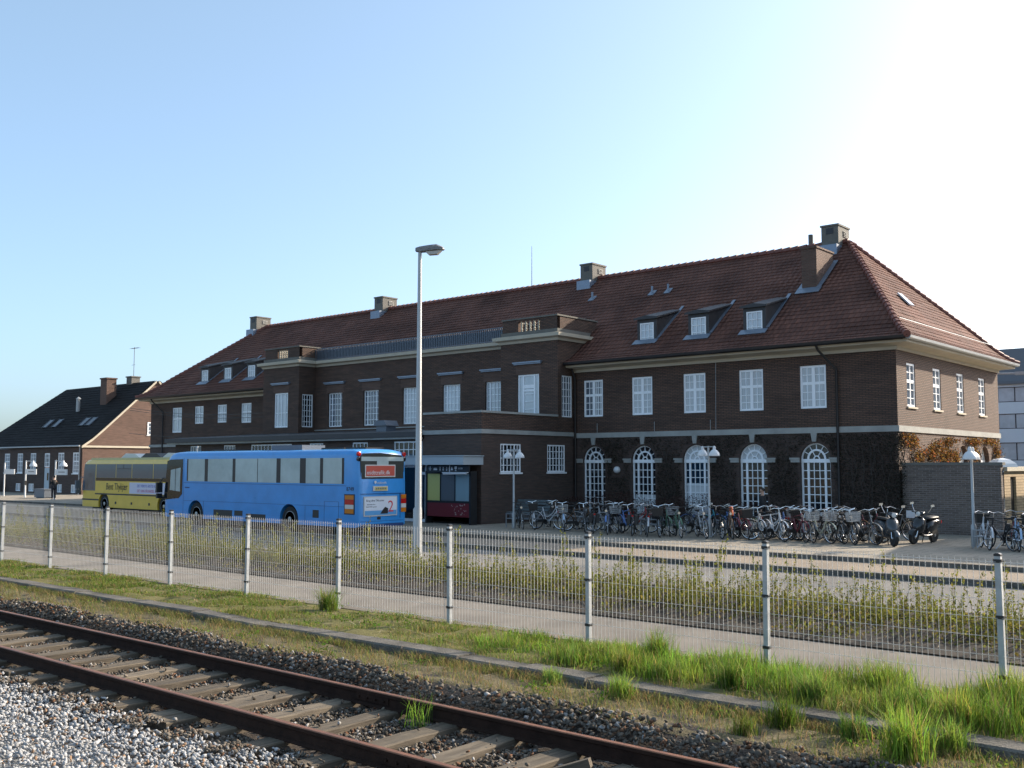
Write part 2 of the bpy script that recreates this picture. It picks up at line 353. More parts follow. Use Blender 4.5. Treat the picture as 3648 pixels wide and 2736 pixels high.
def wood_mat(name, c, c2):
    m, nt, b = new_mat(name)
    tc = nt.nodes.new('ShaderNodeTexCoord'); mp = nt.nodes.new('ShaderNodeMapping'); mp.inputs['Scale'].default_value = (22, 1.2, 22)
    oi = nt.nodes.new('ShaderNodeObjectInfo'); ad = nt.nodes.new('ShaderNodeVectorMath'); ad.operation = 'ADD'
    nt.links.new(tc.outputs['Object'], ad.inputs[0]); nt.links.new(oi.outputs['Random'], ad.inputs[1])
    nt.links.new(ad.outputs[0], mp.inputs['Vector'])
    n = nt.nodes.new('ShaderNodeTexNoise'); n.inputs['Scale'].default_value = 1; n.inputs['Detail'].default_value = 10; n.inputs['Roughness'].default_value = .7
    nt.links.new(mp.outputs[0], n.inputs['Vector'])
    cr = nt.nodes.new('ShaderNodeValToRGB'); cr.color_ramp.elements[0].position = .32; cr.color_ramp.elements[1].position = .62
    cr.color_ramp.elements[0].color = (*c, 1); cr.color_ramp.elements[1].color = (*c2, 1)
    nt.links.new(n.outputs['Fac'], cr.inputs['Fac'])
    mr = nt.nodes.new('ShaderNodeMapRange'); mr.inputs['To Min'].default_value = .7; mr.inputs['To Max'].default_value = 1.25
    nt.links.new(oi.outputs['Random'], mr.inputs['Value'])
    sc = nt.nodes.new('ShaderNodeVectorMath'); sc.operation = 'SCALE'
    nt.links.new(cr.outputs['Color'], sc.inputs[0]); nt.links.new(mr.outputs['Result'], sc.inputs['Scale']); nt.links.new(sc.outputs['Vector'], b.inputs['Base Color'])
    b.inputs['Roughness'].default_value = .85; b.inputs['Specular IOR Level'].default_value = .3
    bp = nt.nodes.new('ShaderNodeBump'); bp.inputs['Strength'].default_value = .8; bp.inputs['Distance'].default_value = .012
    nt.links.new(n.outputs['Fac'], bp.inputs['Height']); nt.links.new(bp.outputs['Normal'], b.inputs['Normal'])
    return m
M['wood'] = wood_mat('sleeper_wood', (.050, .040, .030), (.175, .142, .102))

# ================================================================ setting
def struct(name, mb, m, **k): return tag(mb.build(name, m, None, **k), kind='structure')
g = MB(); g.quad((-900, -300, -.5), (900, -300, -.5), (900, 1200, -.5), (-900, 1200, -.5)); struct('ground', g, M['dry'])
X0, X1 = -170, 30
def bumpy(x0, x1, y0, y1, z, amp, dx, dy, seed):
    r = np.random.default_rng(seed); nx = int((x1 - x0) / dx) + 1; ny = max(2, int((y1 - y0) / dy) + 1); mb = MB()
    for j in range(ny):
        for i in range(nx):
            e = 0 if j in (0, ny - 1) else 1
            mb.v.append((x0 + (x1 - x0) * i / (nx - 1), y0 + (y1 - y0) * j / (ny - 1), z + (r.normal() * amp) * e))
    for j in range(ny - 1):
        for i in range(nx - 1): mb.f.append((j * nx + i, j * nx + i + 1, (j + 1) * nx + i + 1, (j + 1) * nx + i)); mb.m.append(0)
    return mb
tb = bumpy(-90, 8, 5.0, 9.12, -.335, .014, .25, .2, 1)
def rise(y): return min(1, max(0, (y - 7.95) / .5)) * .235
tb.v = [(x, y, z + rise(y)) for x, y, z in tb.v]
struct('track_bed', tb, M['grit'], smooth=True)
struct('gravel_ground', bumpy(-60, 8, -6, 5.0, -.30, .02, .4, .4, 2), M['grit_pale'], smooth=True)
tv = bumpy(-90, 8, 8.44, 9.46, -.088, .015, .2, .1, 3); tv.v = [(x, y, z - (.04 if y < 8.45 else 0)) for x, y, z in tv.v]
struct('track_verge', tv, M['dry'], smooth=True)
k = MB(); x = -90.0
while x < 8:
    L = random.choice((1.0, 1.0, 2.0)); dy = random.uniform(-.018, .018); dz = random.uniform(-.018, .010); t = random.uniform(-.012, .012)
    f, b_ = 9.42 + dy, 9.76 + dy
    k.add([(x + .008, f - .01, -.5), (x + L - .008, f - .01 + t, -.5), (x + L - .008, b_ + t, -.5), (x + .008, b_, -.5),
           (x + .008, f - .01, -.012 + dz), (x + L - .008, f - .01 + t, -.012 + dz + t), (x + L - .008, b_ + t, .0 + dz + t), (x + .008, b_, .0 + dz),
           (x + .012, f + .015, .008 + dz), (x + L - .012, f + .015 + t, .008 + dz + t)],
          [(0, 3, 2, 1), (8, 9, 6, 7), (4, 5, 9, 8), (0, 1, 5, 4), (1, 2, 6, 9, 5), (2, 3, 7, 6), (3, 0, 4, 8, 7)]); x += L
struct('platform_kerb', k, M['kerb'])
struct('grass_verge', bumpy(-90, 8, 9.74, 11.40, -.015, .025, .25, .2, 4), M['verge'], smooth=True)
g = MB(); g.box(X0, X1, 11.36, 13.46, -.5, .0); struct('footpath', g, M['path'])
struct('planting_bed', bumpy(-110, 10, 13.42, 17.40, .02, .035, .22, .22, 5), M['soil'], smooth=True)
g = MB()
for i in range(-110, 10): g.box(i + .005, i + .995, 17.40, 17.52, -.5, .03 + random.uniform(-.006, .006))
struct('bed_kerb', g, M['kerb'])
g = MB(); g.box(X0, X1, 17.52, 23.6, -.6, -.21); struct('road', g, M['asphalt'])
g = MB(); g.box(X0, X1, 23.72, 34, -.6, -.10); struct('bus_lane', g, M['lane'])
g = MB()
for i in range(-120, 30): g.box(i + .004, i + .996, 23.56, 23.72, -.6, -.085 + random.uniform(-.004, .004))
struct('lane_kerb', g, M['kerb'])
g = MB(); g.prism([(-170, 30.6), (-47, 30.6), (-41.5, 26.22), (30, 26.22), (30, 130), (-170, 130)], 'z', -.6, 0.0); struct('plaza_pavement', g, M['plaza'])
g = MB(); pts = [(-170, 30.6), (-47, 30.6), (-41.5, 26.22), (30, 26.22)]
g.prism([(-170, 30.46), (-47.05, 30.46), (-41.55, 26.08), (30, 26.08), (30, 26.22), (-41.5, 26.22), (-47, 30.6), (-170, 30.6)], 'z', -.6, .012); struct('plaza_kerb', g, M['kerb'])

# ================================================================ track
for Y, lab in ((7.78, 'rusty steel rail on the far side of the track, nearest the grass'), (6.28, 'rusty steel rail on the near side of the track, beside the pale gravel')):
    rs_ = 1.1; prof = [(-.062, 0), (.062, 0), (.062, .012), (.012, .026), (.010, .10), (.033, .112), (.034, .142), (.026, .15), (-.026, .15), (-.034, .142), (-.033, .112), (-.010, .10), (-.012, .026), (-.062, .012)]
    mb = MB(); mb.prism([(Y + a, -.265 + b * rs_) for a, b in prof], 'x', -150, 8)
    mb.m = [1 if 7 + 2 <= i <= 8 + 2 else 0 for i in range(len(mb.f))]
    r = thing('rail', lab, 'rail', (-10, Y, -.25), group='rails of the track')
    mb.build('rail_beam', [M['rust'], M['rust_top']], r)
    for fx in ((-6.9, -3.2) if Y < 7 else (-9.0, -2.1)):
        f = MB()
        for sgn in (-1, 1):
            f.box(fx, fx + .55, Y + sgn * .011, Y + sgn * .026, -.225, -.145)
            for b in range(4): f.lathe([(.016, 0), (.016, sgn * .02)], (fx + .07 + b * .137, Y + sgn * .026, -.185), 6, axis='y')
        f.build('fishplate', M['rust'], r)
base = None
sx = [-2.2, -2.98, -3.75, -4.5, -5.22, -5.98, -6.72, -7.49, -8.37, -9.15, -9.88, -10.14, -10.86, -11.55, -12.29, -13.02, -13.74, -14.5, -15.2, -15.95, -16.7, -17.4, -18.1, -18.9, -19.6, -20.3, -21.0, -21.8, -22.5, -23.2, -24.0]
def sleeper_mesh(seed):
    r = random.Random(seed); mb = MB(); n = 10; L = 2.56
    for i in range(n + 1):
        y = -L / 2 + L * i / n; w = .125 + r.uniform(-.006, .006); t = -.0 + r.uniform(-.008, .004); e = .012
        mb.v += [(-w, y, -.16), (w, y, -.16), (w, y, t - e), (w - e, y, t), (0.02, y, t - r.uniform(0, .006)), (-w + e, y, t), (-w, y, t - e)]
    for i in range(n):
        for k in range(7): mb.f.append((i * 7 + k, i * 7 + (k + 1) % 7, (i + 1) * 7 + (k + 1) % 7, (i + 1) * 7 + k)); mb.m.append(0)
    mb.f += [tuple(range(7))[::-1], tuple(range(n * 7, n * 7 + 7))]; mb.m += [0, 0]
    return mb.mesh('sleeper', M['wood'])
SLM = [sleeper_mesh(i) for i in range(5)]
for i, x in enumerate(sx):
    o = bpy.data.objects.new('sleeper', SLM[i % 5]); COL.objects.link(o)
    o.location = (x, 7.03 + random.uniform(-.05, .05) + .12, -.252 + random.uniform(-.004, .002)); o.rotation_euler = (random.uniform(-.006, .006), 0, random.uniform(-.03, .03))
    tag(o, 'weathered grey brown wooden sleeper lying across under the rusty rails', 'sleeper', 'sleepers of the track')
ch = MB(); ch.box(-.07, .07, -.17, .17, -.03, .045)
o = ch.build('wood_block', M['wood'], None); o.location = (-5.5, 7.2, -.215); o.rotation_euler = (radians(18), radians(-8), radians(-62))
tag(o, 'short loose chunk of grey timber lying between the rails', 'wood block')

# ================================================================ fence
FY = 11.3
fx = [-3.10 - 2.62 * i for i in range(-1, 13)]
fence = thing('mesh_fence', 'long galvanised wire mesh fence with square posts along the grass verge', 'fence', (-15, FY, 0))
def post_meshes():
    p = MB(); p.box(-.03, .03, -.03, .03, -.3, 1.47)
    c = MB(); c.prism([(-.034, 1.468), (.034, 1.468), (.034, 1.488), (.012, 1.50), (-.012, 1.50), (-.034, 1.488)], 'y', -.034, .034)
    k = MB()
    z = 0
    if 1:
        for a in ((-.036, .036, -.040, -.031), (-.036, .036, .031, .040), (-.040, -.031, -.036, .036), (.031, .040, -.036, .036)): k.box(*a, z - .018, z + .018)
        k.tube([(.03, -.05, z), (.075, -.052, z + .004)], .006, 5)
    return p.mesh('post', M['galv']), c.mesh('cap', M['black']), k.mesh('clamp', M['black'])
pm, pc, pk = post_meshes()
for x in fx:
    p = link('post', pm, fence, True); p.location = (x + 15, 0, 0); p.rotation_euler = (random.uniform(-.006, .006), random.uniform(-.006, .006), 0)
    link('cap', pc, p, True)
    for z in (1.42, .85, .25): q = link('clamp', pk, p, True); q.location = (0, 0, z)
pan = MB(); W = 2.62; n = 43
for i in range(1, n):
    xx = -W + W * i / n; pan.tube([(xx, -.045, .06), (xx, -.045, 1.44)], .0030, 4, cap=False)
for j in range(8):
    z = .08 + j * .19
    for q in ((-.051, -.039) if j in (0, 1, 7) else (-.051,)): pan.tube([(-W + .02, q, z), (-.02, q, z)], .0026, 4, cap=False)
pan_me = pan.mesh('mesh_panel', M['wire'])
for x in fx[:-1]:
    p = link('mesh_panel', pan_me, fence, True); p.location = (x + 15, 0, 0)
# ================================================================ station building
st = thing('station_building', 'long two storey dark brick station building with red tiled hipped roof and white windows', 'building', (-39, 43, 0))
XL, XR, Y0, YB, CX = -64.6, -13.4, 37.0, 49.65, -39.05
B0, B1 = -31.45, -28.06          # right bay; the left one mirrors it
C0, C1 = -50.05, -46.70
BY, TY = 35.8, 30.74
F = front(Y0)
def mir(x): return 2 * CX - x
wx = [-26.98, -24.38, -21.79, -19.2, -16.6]; WW = .53
up = [(x - WW, x + WW, 4.57, 6.22) for x in wx]
lup = [(-61.9, -60.72, 4.57, 6.24), (-59.2, -58.16, 5.1, 6.24), (-56.6, -55.56, 5.1, 6.24), (-54.0, -52.93, 5.02, 6.24)]
arc = [(x - .61, x + .61, .06, 2.64, 'arch') for x in (-26.96, -24.35, -21.78, -19.17, -16.58)]
w = MB()
wall(w, F, B1, XR, 3.7, 6.66, up); wall(w, F, XL, C0, 3.7, 6.66, lup)
cw = [(x - .62, x + .62, 4.56, 6.48) for x in (-32.9, -35.84, -38.8, -41.93, -44.95)]
wall(w, F, C1, B0, 3.5, 8.1, cw)
bw_ = [(-30.42, -29.14, 4.56, 6.56)]; bl = [(mir(-29.14), mir(-30.42), 4.56, 6.56)]
wall(w, front(BY), B0, B1, 3.9, 8.1, bw_); wall(w, front(BY), C0, C1, 3.5, 8.1, bl)
wall(w, side(B1), BY, 37.9, 3.885, 8.1, [(36.10, 36.86, 4.56, 6.44)]); wall(w, side(C1), BY, Y0, 3.5, 8.1, [(36.06, 36.82, 4.56, 6.44)])
wall(w, side(B0), BY, Y0, 3.5, 8.1, []); wall(w, side(C0), BY, 37.9, 3.5, 8.1, [])
w.box(XL, XR - .4, YB - .3, YB, 0, 6.66); w.box(XL, XL + .3, Y0 + .01, YB - .31, 0, 6.66)
w.build('wall', M['brick'], st)
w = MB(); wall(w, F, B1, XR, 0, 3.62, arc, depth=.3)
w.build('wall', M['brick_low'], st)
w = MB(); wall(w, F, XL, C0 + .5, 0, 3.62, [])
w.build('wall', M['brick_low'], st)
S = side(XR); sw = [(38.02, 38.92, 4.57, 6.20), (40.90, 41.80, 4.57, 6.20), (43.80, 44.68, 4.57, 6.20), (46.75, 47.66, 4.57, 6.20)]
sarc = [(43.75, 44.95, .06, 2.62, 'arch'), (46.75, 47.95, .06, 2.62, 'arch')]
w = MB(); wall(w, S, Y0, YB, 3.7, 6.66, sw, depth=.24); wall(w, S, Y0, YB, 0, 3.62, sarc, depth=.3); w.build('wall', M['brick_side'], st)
# string course, cornice
b = MB(); o = .06
b.box(B1 + .002, XR + o, Y0 - o, Y0 + .1, 3.62, 3.84); b.box(XR - .1, XR + o, Y0 + .1, YB, 3.62, 3.84); b.box(XL - o, C0 + .6, Y0 - o, Y0 + .1, 3.62, 3.80)
b.build('string_course', M['stone'], st)
def cornice(mb, x0, x1, y0, y1, prof):
    """profile [(out, z)] swept round the rectangle's front and two sides"""
    ring = []
    for o_, z in prof: ring.append([(x0 - o_, y1, z), (x0 - o_, y0 - o_, z), (x1 + o_, y0 - o_, z), (x1 + o_, y1, z)])
    for i in range(len(ring) - 1):
        for k in range(3): mb.quad(ring[i][k], ring[i][k + 1], ring[i + 1][k + 1], ring[i + 1][k])
c = MB()
pr_ = [(.0, 6.60), (.07, 6.60), (.07, 6.72), (.14, 6.74), (.60, 6.80), (.62, 6.90), (.0, 6.93)]
def sweep_front(mb, x0, x1, prof, y):
    for (o0, z0), (o1, z1) in zip(prof[:-1], prof[1:]): mb.quad((x0, y - o0, z0), (x1, y - o0, z0), (x1, y - o1, z1), (x0, y - o1, z1))
for right in (True, False):
    c = MB()
    for (o0, z0), (o1, z1) in zip(pr_[:-1], pr_[1:]):
        if right:
            c.quad((B1, Y0 - o0, z0), (XR + o0, Y0 - o0, z0), (XR + o1, Y0 - o1, z1), (B1, Y0 - o1, z1))
            c.quad((XR + o0, Y0 - o0, z0), (XR + o0, YB + o0, z0), (XR + o1, YB + o1, z1), (XR + o1, Y0 - o1, z1))
        else:
            c.quad((XL - o0, Y0 - o0, z0), (C0, Y0 - o0, z0), (C0, Y0 - o1, z1), (XL - o1, Y0 - o1, z1))
            c.quad((XL - o0, Y0 - o0, z0), (XL - o0, YB + o0, z0), (XL - o1, YB + o1, z1), (XL - o1, Y0 - o1, z1))
    c.build('cornice', M['cream'], st)
EY, EX, EXL, EB = 36.2, -12.7, -65.3, 50.45
gt = MB()
gp = [(-.02, .0), (.05, -.055), (.13, -.07), (.20, -.03), (.22, .06), (.18, .06), (.14, .0), (.02, .03)]
gt.prism([(EY - a + .12, 6.95 + z_) for a, z_ in gp], 'x', B1 + .05, EX - .1); gt.box(B1, EX - .2, EY + .08, EY + .16, 6.88, 7.02); gt.cut(); gt.prism([(EY - a + .12, 6.95 + z_) for a, z_ in gp], 'x', EXL + .1, C0 - .05); gt.box(EXL + .2, C0, EY + .08, EY + .16, 6.88, 7.02)
gt.builds('gutter', M['gutter'], st)
gt = MB(); gt.prism([(EX + a - .12, 6.95 + z_) for a, z_ in gp], 'y', EY + .1, EB - .1); gt.box(EX - .16, EX - .08, EY + .2, EB - .2, 6.88, 7.02)
gt.build('gutter', M['galv'], st)
# roof: stepped tile courses
RP = [(0, 7.0), (.6, 7.27), (1.2, 7.70), (1.9, 8.28), (7.1, 12.2)]
def rz_(e):
    for (a, z0), (b_, z1) in zip(RP[:-1], RP[1:]):
        if e <= b_ + 1e-9: return z0 + (z1 - z0) * (e - a) / (b_ - a)
    return RP[-1][1]
es = [0.0]
while es[-1] < 7.1:
    e = es[-1]; de = .3 * (.8 if e > 1.9 else .87); es.append(min(7.1, e + de))
if 7.1 - es[-2] < .1: es.pop(-2)
K = .69
def roofmesh(pos, name, ranges, m, n_out, parent):
    """pos(e, u, lift) -> world; ranges(e) -> list of (u0(e), u1(e)) functions"""
    mb = MB(); uvs = []; s = 0
    for e0, e1 in zip(es[:-1], es[1:]):
        L = sqrt((e1 - e0) ** 2 + (rz_(e1) - rz_(e0)) ** 2)
        for (f0, f1) in ranges((e0 + e1) / 2):
            a0, b0, a1, b1 = f0(e0), f1(e0), f0(e1), f1(e1)
            N = max(1, int(abs(b0 - a0) / 1.2))
            for i in range(N):
                t0, t1 = i / N, (i + 1) / N
                q = [(a0 + (b0 - a0) * t0), (a0 + (b0 - a0) * t1), (a1 + (b1 - a1) * t1), (a1 + (b1 - a1) * t0)]
                j = random.uniform(-.006, .006)
                mb.quad(pos(e0, q[0], .028 + j), pos(e0, q[1], .028 + j), pos(e1, q[2], .008), pos(e1, q[3], .008)); uvs += [(q[0], s), (q[1], s), (q[2], s + .34), (q[3], s + .34)]
                mb.quad(pos(e0, q[0], -.01), pos(e0, q[1], -.01), pos(e0, q[1], .028 + j), pos(e0, q[0], .028 + j)); uvs += [(q[0], s), (q[1], s), (q[1], s + .04), (q[0], s + .04)]
        s += .34
    me = mb.mesh(name, m, recalc=False); uvl = me.uv_layers.new(name='tile'); uvl.data.foreach_set('uv', np.array(uvs, np.float32).ravel())
    return link(name, me, parent)
xr = lambda e: EX - K * e
xl = lambda e: EXL + K * e
def rng(e):
    if e < 1.85: return [(xl, lambda e: C0), (lambda e: B1, xr)]
    return [(xl, xr)]
roof = roofmesh(lambda e, u, l: (u, EY + e - l * .6, rz_(e) + l * .8), 'roof', rng, M['tile'], None, st)
roofmesh(lambda e, u, l: (u, EB - e + l * .6, rz_(e) + l * .8), 'roof_back', lambda e: [(xl, xr)], M['tile'], None, roof)
y0f = lambda e: EY + e
y1f = lambda e: EB - e
roofmesh(lambda e, u, l: (EX - K * e + l * .7, u, rz_(e) + l * .7), 'roof_hip', lambda e: [(y0f, y1f)], M['tile'], None, roof)
roofmesh(lambda e, u, l: (EXL + K * e - l * .7, u, rz_(e) + l * .7), 'roof_hip', lambda e: [(y0f, y1f)], M['tile'], None, roof)
# ridge and hip tiles
M['hiptile'] = mat('hip_tile', (.16, .055, .04), .6, var=.3, scale=3)
hp = MB()
def hip(fn, n):
    for i in range(n):
        p0, p1 = Vector(fn(i / n)), Vector(fn((i + 1.12) / n)); hp.tube([p0 + Vector((0, 0, .03)), p1 + Vector((0, 0, .0))], [.135, .11], 8)
hip(lambda t: (EX - K * 7.1 * t, EY + 7.1 * t, rz_(min(7.1, 7.1 * t)) + .02), 30); hip(lambda t: (EXL + K * 7.1 * t, EY + 7.1 * t, rz_(min(7.1, 7.1 * t)) + .02), 30)
hip(lambda t: (EX - K * 7.1 * t, EB - 7.1 * t, rz_(min(7.1, 7.1 * t)) + .02), 30)
hip(lambda t: (-17.6 + (-60.4 + 17.6) * t, 43.3, 12.24), 110)
hp.build('ridge_tiles', M['hiptile'], roof, smooth=40)
# chimneys
def chimney(parent, x0, x1, y0, y1, z0, z1, m, vent=True):
    c = MB(); c.box(x0, x1, y0, y1, z0, z1 - .08); c.box(x0 - .04, x1 + .04, y0 - .04, y1 + .04, z1 - .08, z1); o = c.build('chimney', m, parent)
    f = MB(); f.box(x0 - .035, x1 + .035, y0 - .3, y1 + .3, z0, z0 + 0.0 + .5 if z0 > 11 else z0 + .3); f.build('flashing', M['lead'], o)
    if vent:
        v = MB()
        for i in range(4): v.obox(((x1 + .02), (y0 + y1) / 2 + .1, z1 - .28 - i * .07), (.02, 0, -.012), (0, .2, 0), (0, 0, .012))
        v.build('louvre', M['stone'], o)
        v = MB(); v.box(x0 + .22, x1 - .22, y0 - .012, y0, z1 - .42, z1 - .16); v.build('hatch', M['gutter'], o)
    return o
for x in (-61.5, -48.2, -31.95, -18.62): chimney(roof, x, x + .78, 42.75, 43.95, 11.55, 13.0, M['concrete'])
o = chimney(roof, -18.32, -17.66, 40.0, 41.7, 8.9, 11.52, M['brick_warm'], vent=False)
fl = MB(); sl_ = (rz_(5.5) - rz_(3.8)) / 1.7
for q in (-18.38, -17.58): fl.obox((q, 40.85, rz_(4.65) + .09), (.10, 0, 0), (0, .95, .95 * sl_), (0, -.01, .012))
fl.obox((-17.98, 39.82, rz_(3.62) + .08), (.52, 0, 0), (0, .17, .17 * sl_), (0, -.01, .012)); fl.build('flashing', M['lead'], o)
v = MB(); v.tube([(-19.45, 43.5, 11.9), (-19.45, 43.5, 12.85)], .11, 10); v.build('flue', M['concrete'], roof, smooth=40)
for x, e in ((-30.2, 5.2), (-26.5, 5.0), (-25.6, 5.0)):
    v = MB(); v.obox((x, EY + e, rz_(e) + .05), (.16, 0, 0), (0, .18, .135), (0, -.01, .016)); v.tube([(x, EY + e, rz_(e)), (x, EY + e, rz_(e) + .38)], .055, 8); v.build('vent_pipe', M['lead'], roof)
v = MB(); e = 3.0; v.obox((EX - K * e + .06, 41.9, rz_(e) + .07), (0, .26, 0), (-.24, 0, .262), (.02, 0, .022)); v.build('skylight', M['glass_pale'], roof)
v = MB(); v.obox((EX - K * 1.2 + .14, (EY + EB) / 2, rz_(1.2) + .12), (0, 5.9, 0), (.012, 0, 0), (0, 0, .012)); v.build('snow_guard', M['galv'], roof)
v = MB(); v.tube([(-35.74, 43.3, 12.2), (-35.74, 43.3, 14.6)], [.03, .015], 6); v.build('flagpole', M['galv'], roof)
# dormers
for x in (-19.31, -21.9, -24.49, -53.85, -56.42, -59.05):
    d = MB(); hw = .50; yf, yb = 37.62, 39.75
    d.quad((x + hw, yf, 7.45), (x + hw, yb, 9.35), (x + hw, yf, 8.82)); d.quad((x - hw, yf, 7.45), (x - hw, yb, 9.35), (x - hw, yf, 8.82))
    wall(d, front(yf), x - hw, x + hw, 7.45, 8.84, [(x - .36, x + .36, 7.64, 8.66)], depth=.06)
    d.add([(x - hw - .1, yf - .14, 8.80), (x + hw + .1, yf - .14, 8.80), (x + hw + .1, yb + .1, 9.42), (x - hw - .1, yb + .1, 9.42), (x - hw - .1, yf - .14, 8.88), (x, yf - .14, 8.97), (x + hw + .1, yf - .14, 8.88), (x + hw + .1, yb + .1, 9.48), (x, yb + .1, 9.52), (x - hw - .1, yb + .1, 9.48)],
          [(0, 1, 2, 3), (0, 4, 5, 6, 1), (4, 9, 8, 5), (5, 8, 7, 6), (1, 6, 7, 2), (0, 3, 9, 4)])
    dm = d.build('dormer', M['dormer'], roof)
    window(dm, front(yf), x - .35, x + .35, 7.65, 8.65, (M['frame'], M['glass_pale']), [(.35, .022), (.65, .022)], [(.36, .022), (.67, .022)], fr=.05, d=-.01)
    fl = MB()
    for sg in (1,): fl.obox((x + sg * (hw + .06), (yf + yb) / 2, (rz_(yf - EY) + rz_(yb - EY)) / 2 + .07), (.07, 0, 0), (0, (yb - yf) / 2, (rz_(yb - EY) - rz_(yf - EY)) / 2), (0, -.008, .01))
    fl.obox((x, yf - .17, rz_(yf - EY - .17) + .06), (hw + .1, 0, 0), (0, .15, .11), (0, -.008, .01)); fl.build('flashing', M['lead'], dm)
# windows of the wings
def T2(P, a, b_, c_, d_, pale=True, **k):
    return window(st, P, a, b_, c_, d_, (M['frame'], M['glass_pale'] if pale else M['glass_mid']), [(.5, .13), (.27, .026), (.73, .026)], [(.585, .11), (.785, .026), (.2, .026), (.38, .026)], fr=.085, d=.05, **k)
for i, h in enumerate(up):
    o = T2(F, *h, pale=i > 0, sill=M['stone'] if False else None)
    for q in ((.12, .2), (.33, .44), (.58, .66), (.80, .89)):
        k_ = MB(); a = h[0] + (h[1] - h[0]) * q[0]; e = h[0] + (h[1] - h[0]) * q[1]
        if i == 0 and q[0] < .5: continue
        bar(k_, F, a, e, h[2] + .1, h[3] - .1, .083, .087); k_.build('curtain', M['curtain'], o)
for i, h in enumerate(lup): window(st, F, *h, (M['frame'], M['glass_pale']), [(.5, .09)] if i in (0, 1) else [(.5, .07), (.75, .025)], [(.55, .08)] + ([(.3, .03)] if i > 1 else []), fr=.08, d=.05)
grid = [(.21, .06), (.41, .026), (.6, .026), (.8, .06)]
gh = [(i / 6, .026) for i in range(1, 6)]
for i, h in enumerate(cw): window(st, F, *h, (M['frame'], M['glass_mid'] if i > 2 else M['glass_pale']), grid, gh, fr=.06, d=.10)
o = window(st, front(BY), *bw_[0], (M['frame'], M['glass_pale']), [(.24, .09), (.76, .09)], [(.72, .16, .24, .76), (.2, .03, .3, .7), (.38, .03, .3, .7), (.55, .03, .3, .7), (.63, .09, .24, .76)], fr=.08, d=.05, name='balcony_door')
window(st, front(BY), *bl[0], (M['frame'], M['glass_pale']), [(.24, .05), (.5, .05), (.76, .05)], [(.42, .03)], fr=.08, d=.05, name='balcony_door')
bsg = [(.25, .03), (.5, .03), (.75, .03)]
window(st, side(B1), 36.10, 36.86, 4.56, 6.44, (M['frame'], M['glass_mid']), bsg, gh, fr=.06, d=.03); window(st, side(C1), 36.06, 36.82, 4.56, 6.44, (M['frame'], M['glass_dark']), bsg, gh, fr=.06, d=.03)
for h in sw: window(st, S, *h, (M['frame'], M['glass_mid']), [(.5, .07)], [(.585, .12), (.79, .03), (.2, .03), (.39, .03)], fr=.08, d=.03, sill=M['cream'])
# arched french doors and fanlights
def arched(P, a, b_, c_, sp, i, d=.14):
    mb = MB(); W = b_ - a; cx = (a + b_) / 2; R = W / 2; d1 = d + .06
    for u0, u1 in ((a, a + .07), (b_ - .07, b_)): bar(mb, P, u0, u1, c_, sp - .12, d, d1)
    bar(mb, P, a, b_, sp - .14, sp + .0, d - .02, d1)
    for p, wd in ((.22, .085), (.78, .085), (.41, .026), (.595, .026)): bar(mb, P, a + W * p - wd / 2, a + W * p + wd / 2, c_, sp - .14, d + .004, d1)
    for k in range(1, 8): z = c_ + (sp - .14 - c_) * k / 8; bar(mb, P, a + .07, b_ - .07, z - .014, z + .014, d + .008, d1)
    bar(mb, P, a + .07, b_ - .07, c_, c_ + .12, d + .006, d1)
    def ring(r0, r1, t0=0, t1=pi, N=18):
        for k in range(N):
            q = [(r, t0 + (t1 - t0) * (k + j) / N) for r, j in ((r0, 0), (r1, 0), (r1, 1), (r0, 1))]
            A = [P(cx - r * cos(t), sp + r * sin(t), dd) for dd in (d1, d) for r, t in q]
            mb.add(A, [(0, 1, 2, 3), (4, 7, 6, 5), (0, 4, 5, 1), (1, 5, 6, 2), (2, 6, 7, 3), (3, 7, 4, 0)])
    ring(R - .055, R); ring(R * .50, R * .62); ring(R * .15, R * .22, N=8)
    def spoke(t, r0, r1, wd=.014):
        u = Vector((-cos(t), sin(t))); n_ = Vector((sin(t), cos(t))) * wd
        A = []
        for dd in (d1, d + .005):
            for r, sg in ((r0, -1), (r0, 1), (r1, 1), (r1, -1)): A.append(P(cx + u.x * r + n_.x * sg, sp + u.y * r + n_.y * sg, dd))
        mb.add(A, [(0, 1, 2, 3), (4, 7, 6, 5), (0, 4, 5, 1), (1, 5, 6, 2), (2, 6, 7, 3), (3, 7, 4, 0)])
    for k in range(1, 6): spoke(pi * k / 6, R * .6, R * .97)
    for k in (1, 2): spoke(pi * k / 3, R * .2, R * .52)
    o = mb.build('arched_door', M['frame'], st)
    g = MB(); dd = d + .045
    g.quad(P(a, c_, dd), P(b_, c_, dd), P(b_, sp, dd), P(a, sp, dd)); g.build('pane', M['glass_dark'], o, recalc=False)
    g = MB(); g.quad(*[P(cx - R * cos(pi * k / 18), sp + R * sin(pi * k / 18), dd) for k in range(19)]); g.build('fanlight_pane', M['curtain'] if i in (2, 3) else M['glass_dark'], o, recalc=False)
    if i in (1, 2):
        k_ = MB(); z1 = c_ + (sp - c_) * (.42 if i == 1 else .62); bar(k_, P, a + .1, b_ - .1, c_ + .1, z1, dd - .01, dd - .004); k_.build('blind', M['curtain'], o)
for i, h in enumerate(arc): arched(F, *h[:4], i)
for h in sarc: arched(S, *h[:4], 0, d=.2)
im = MB()
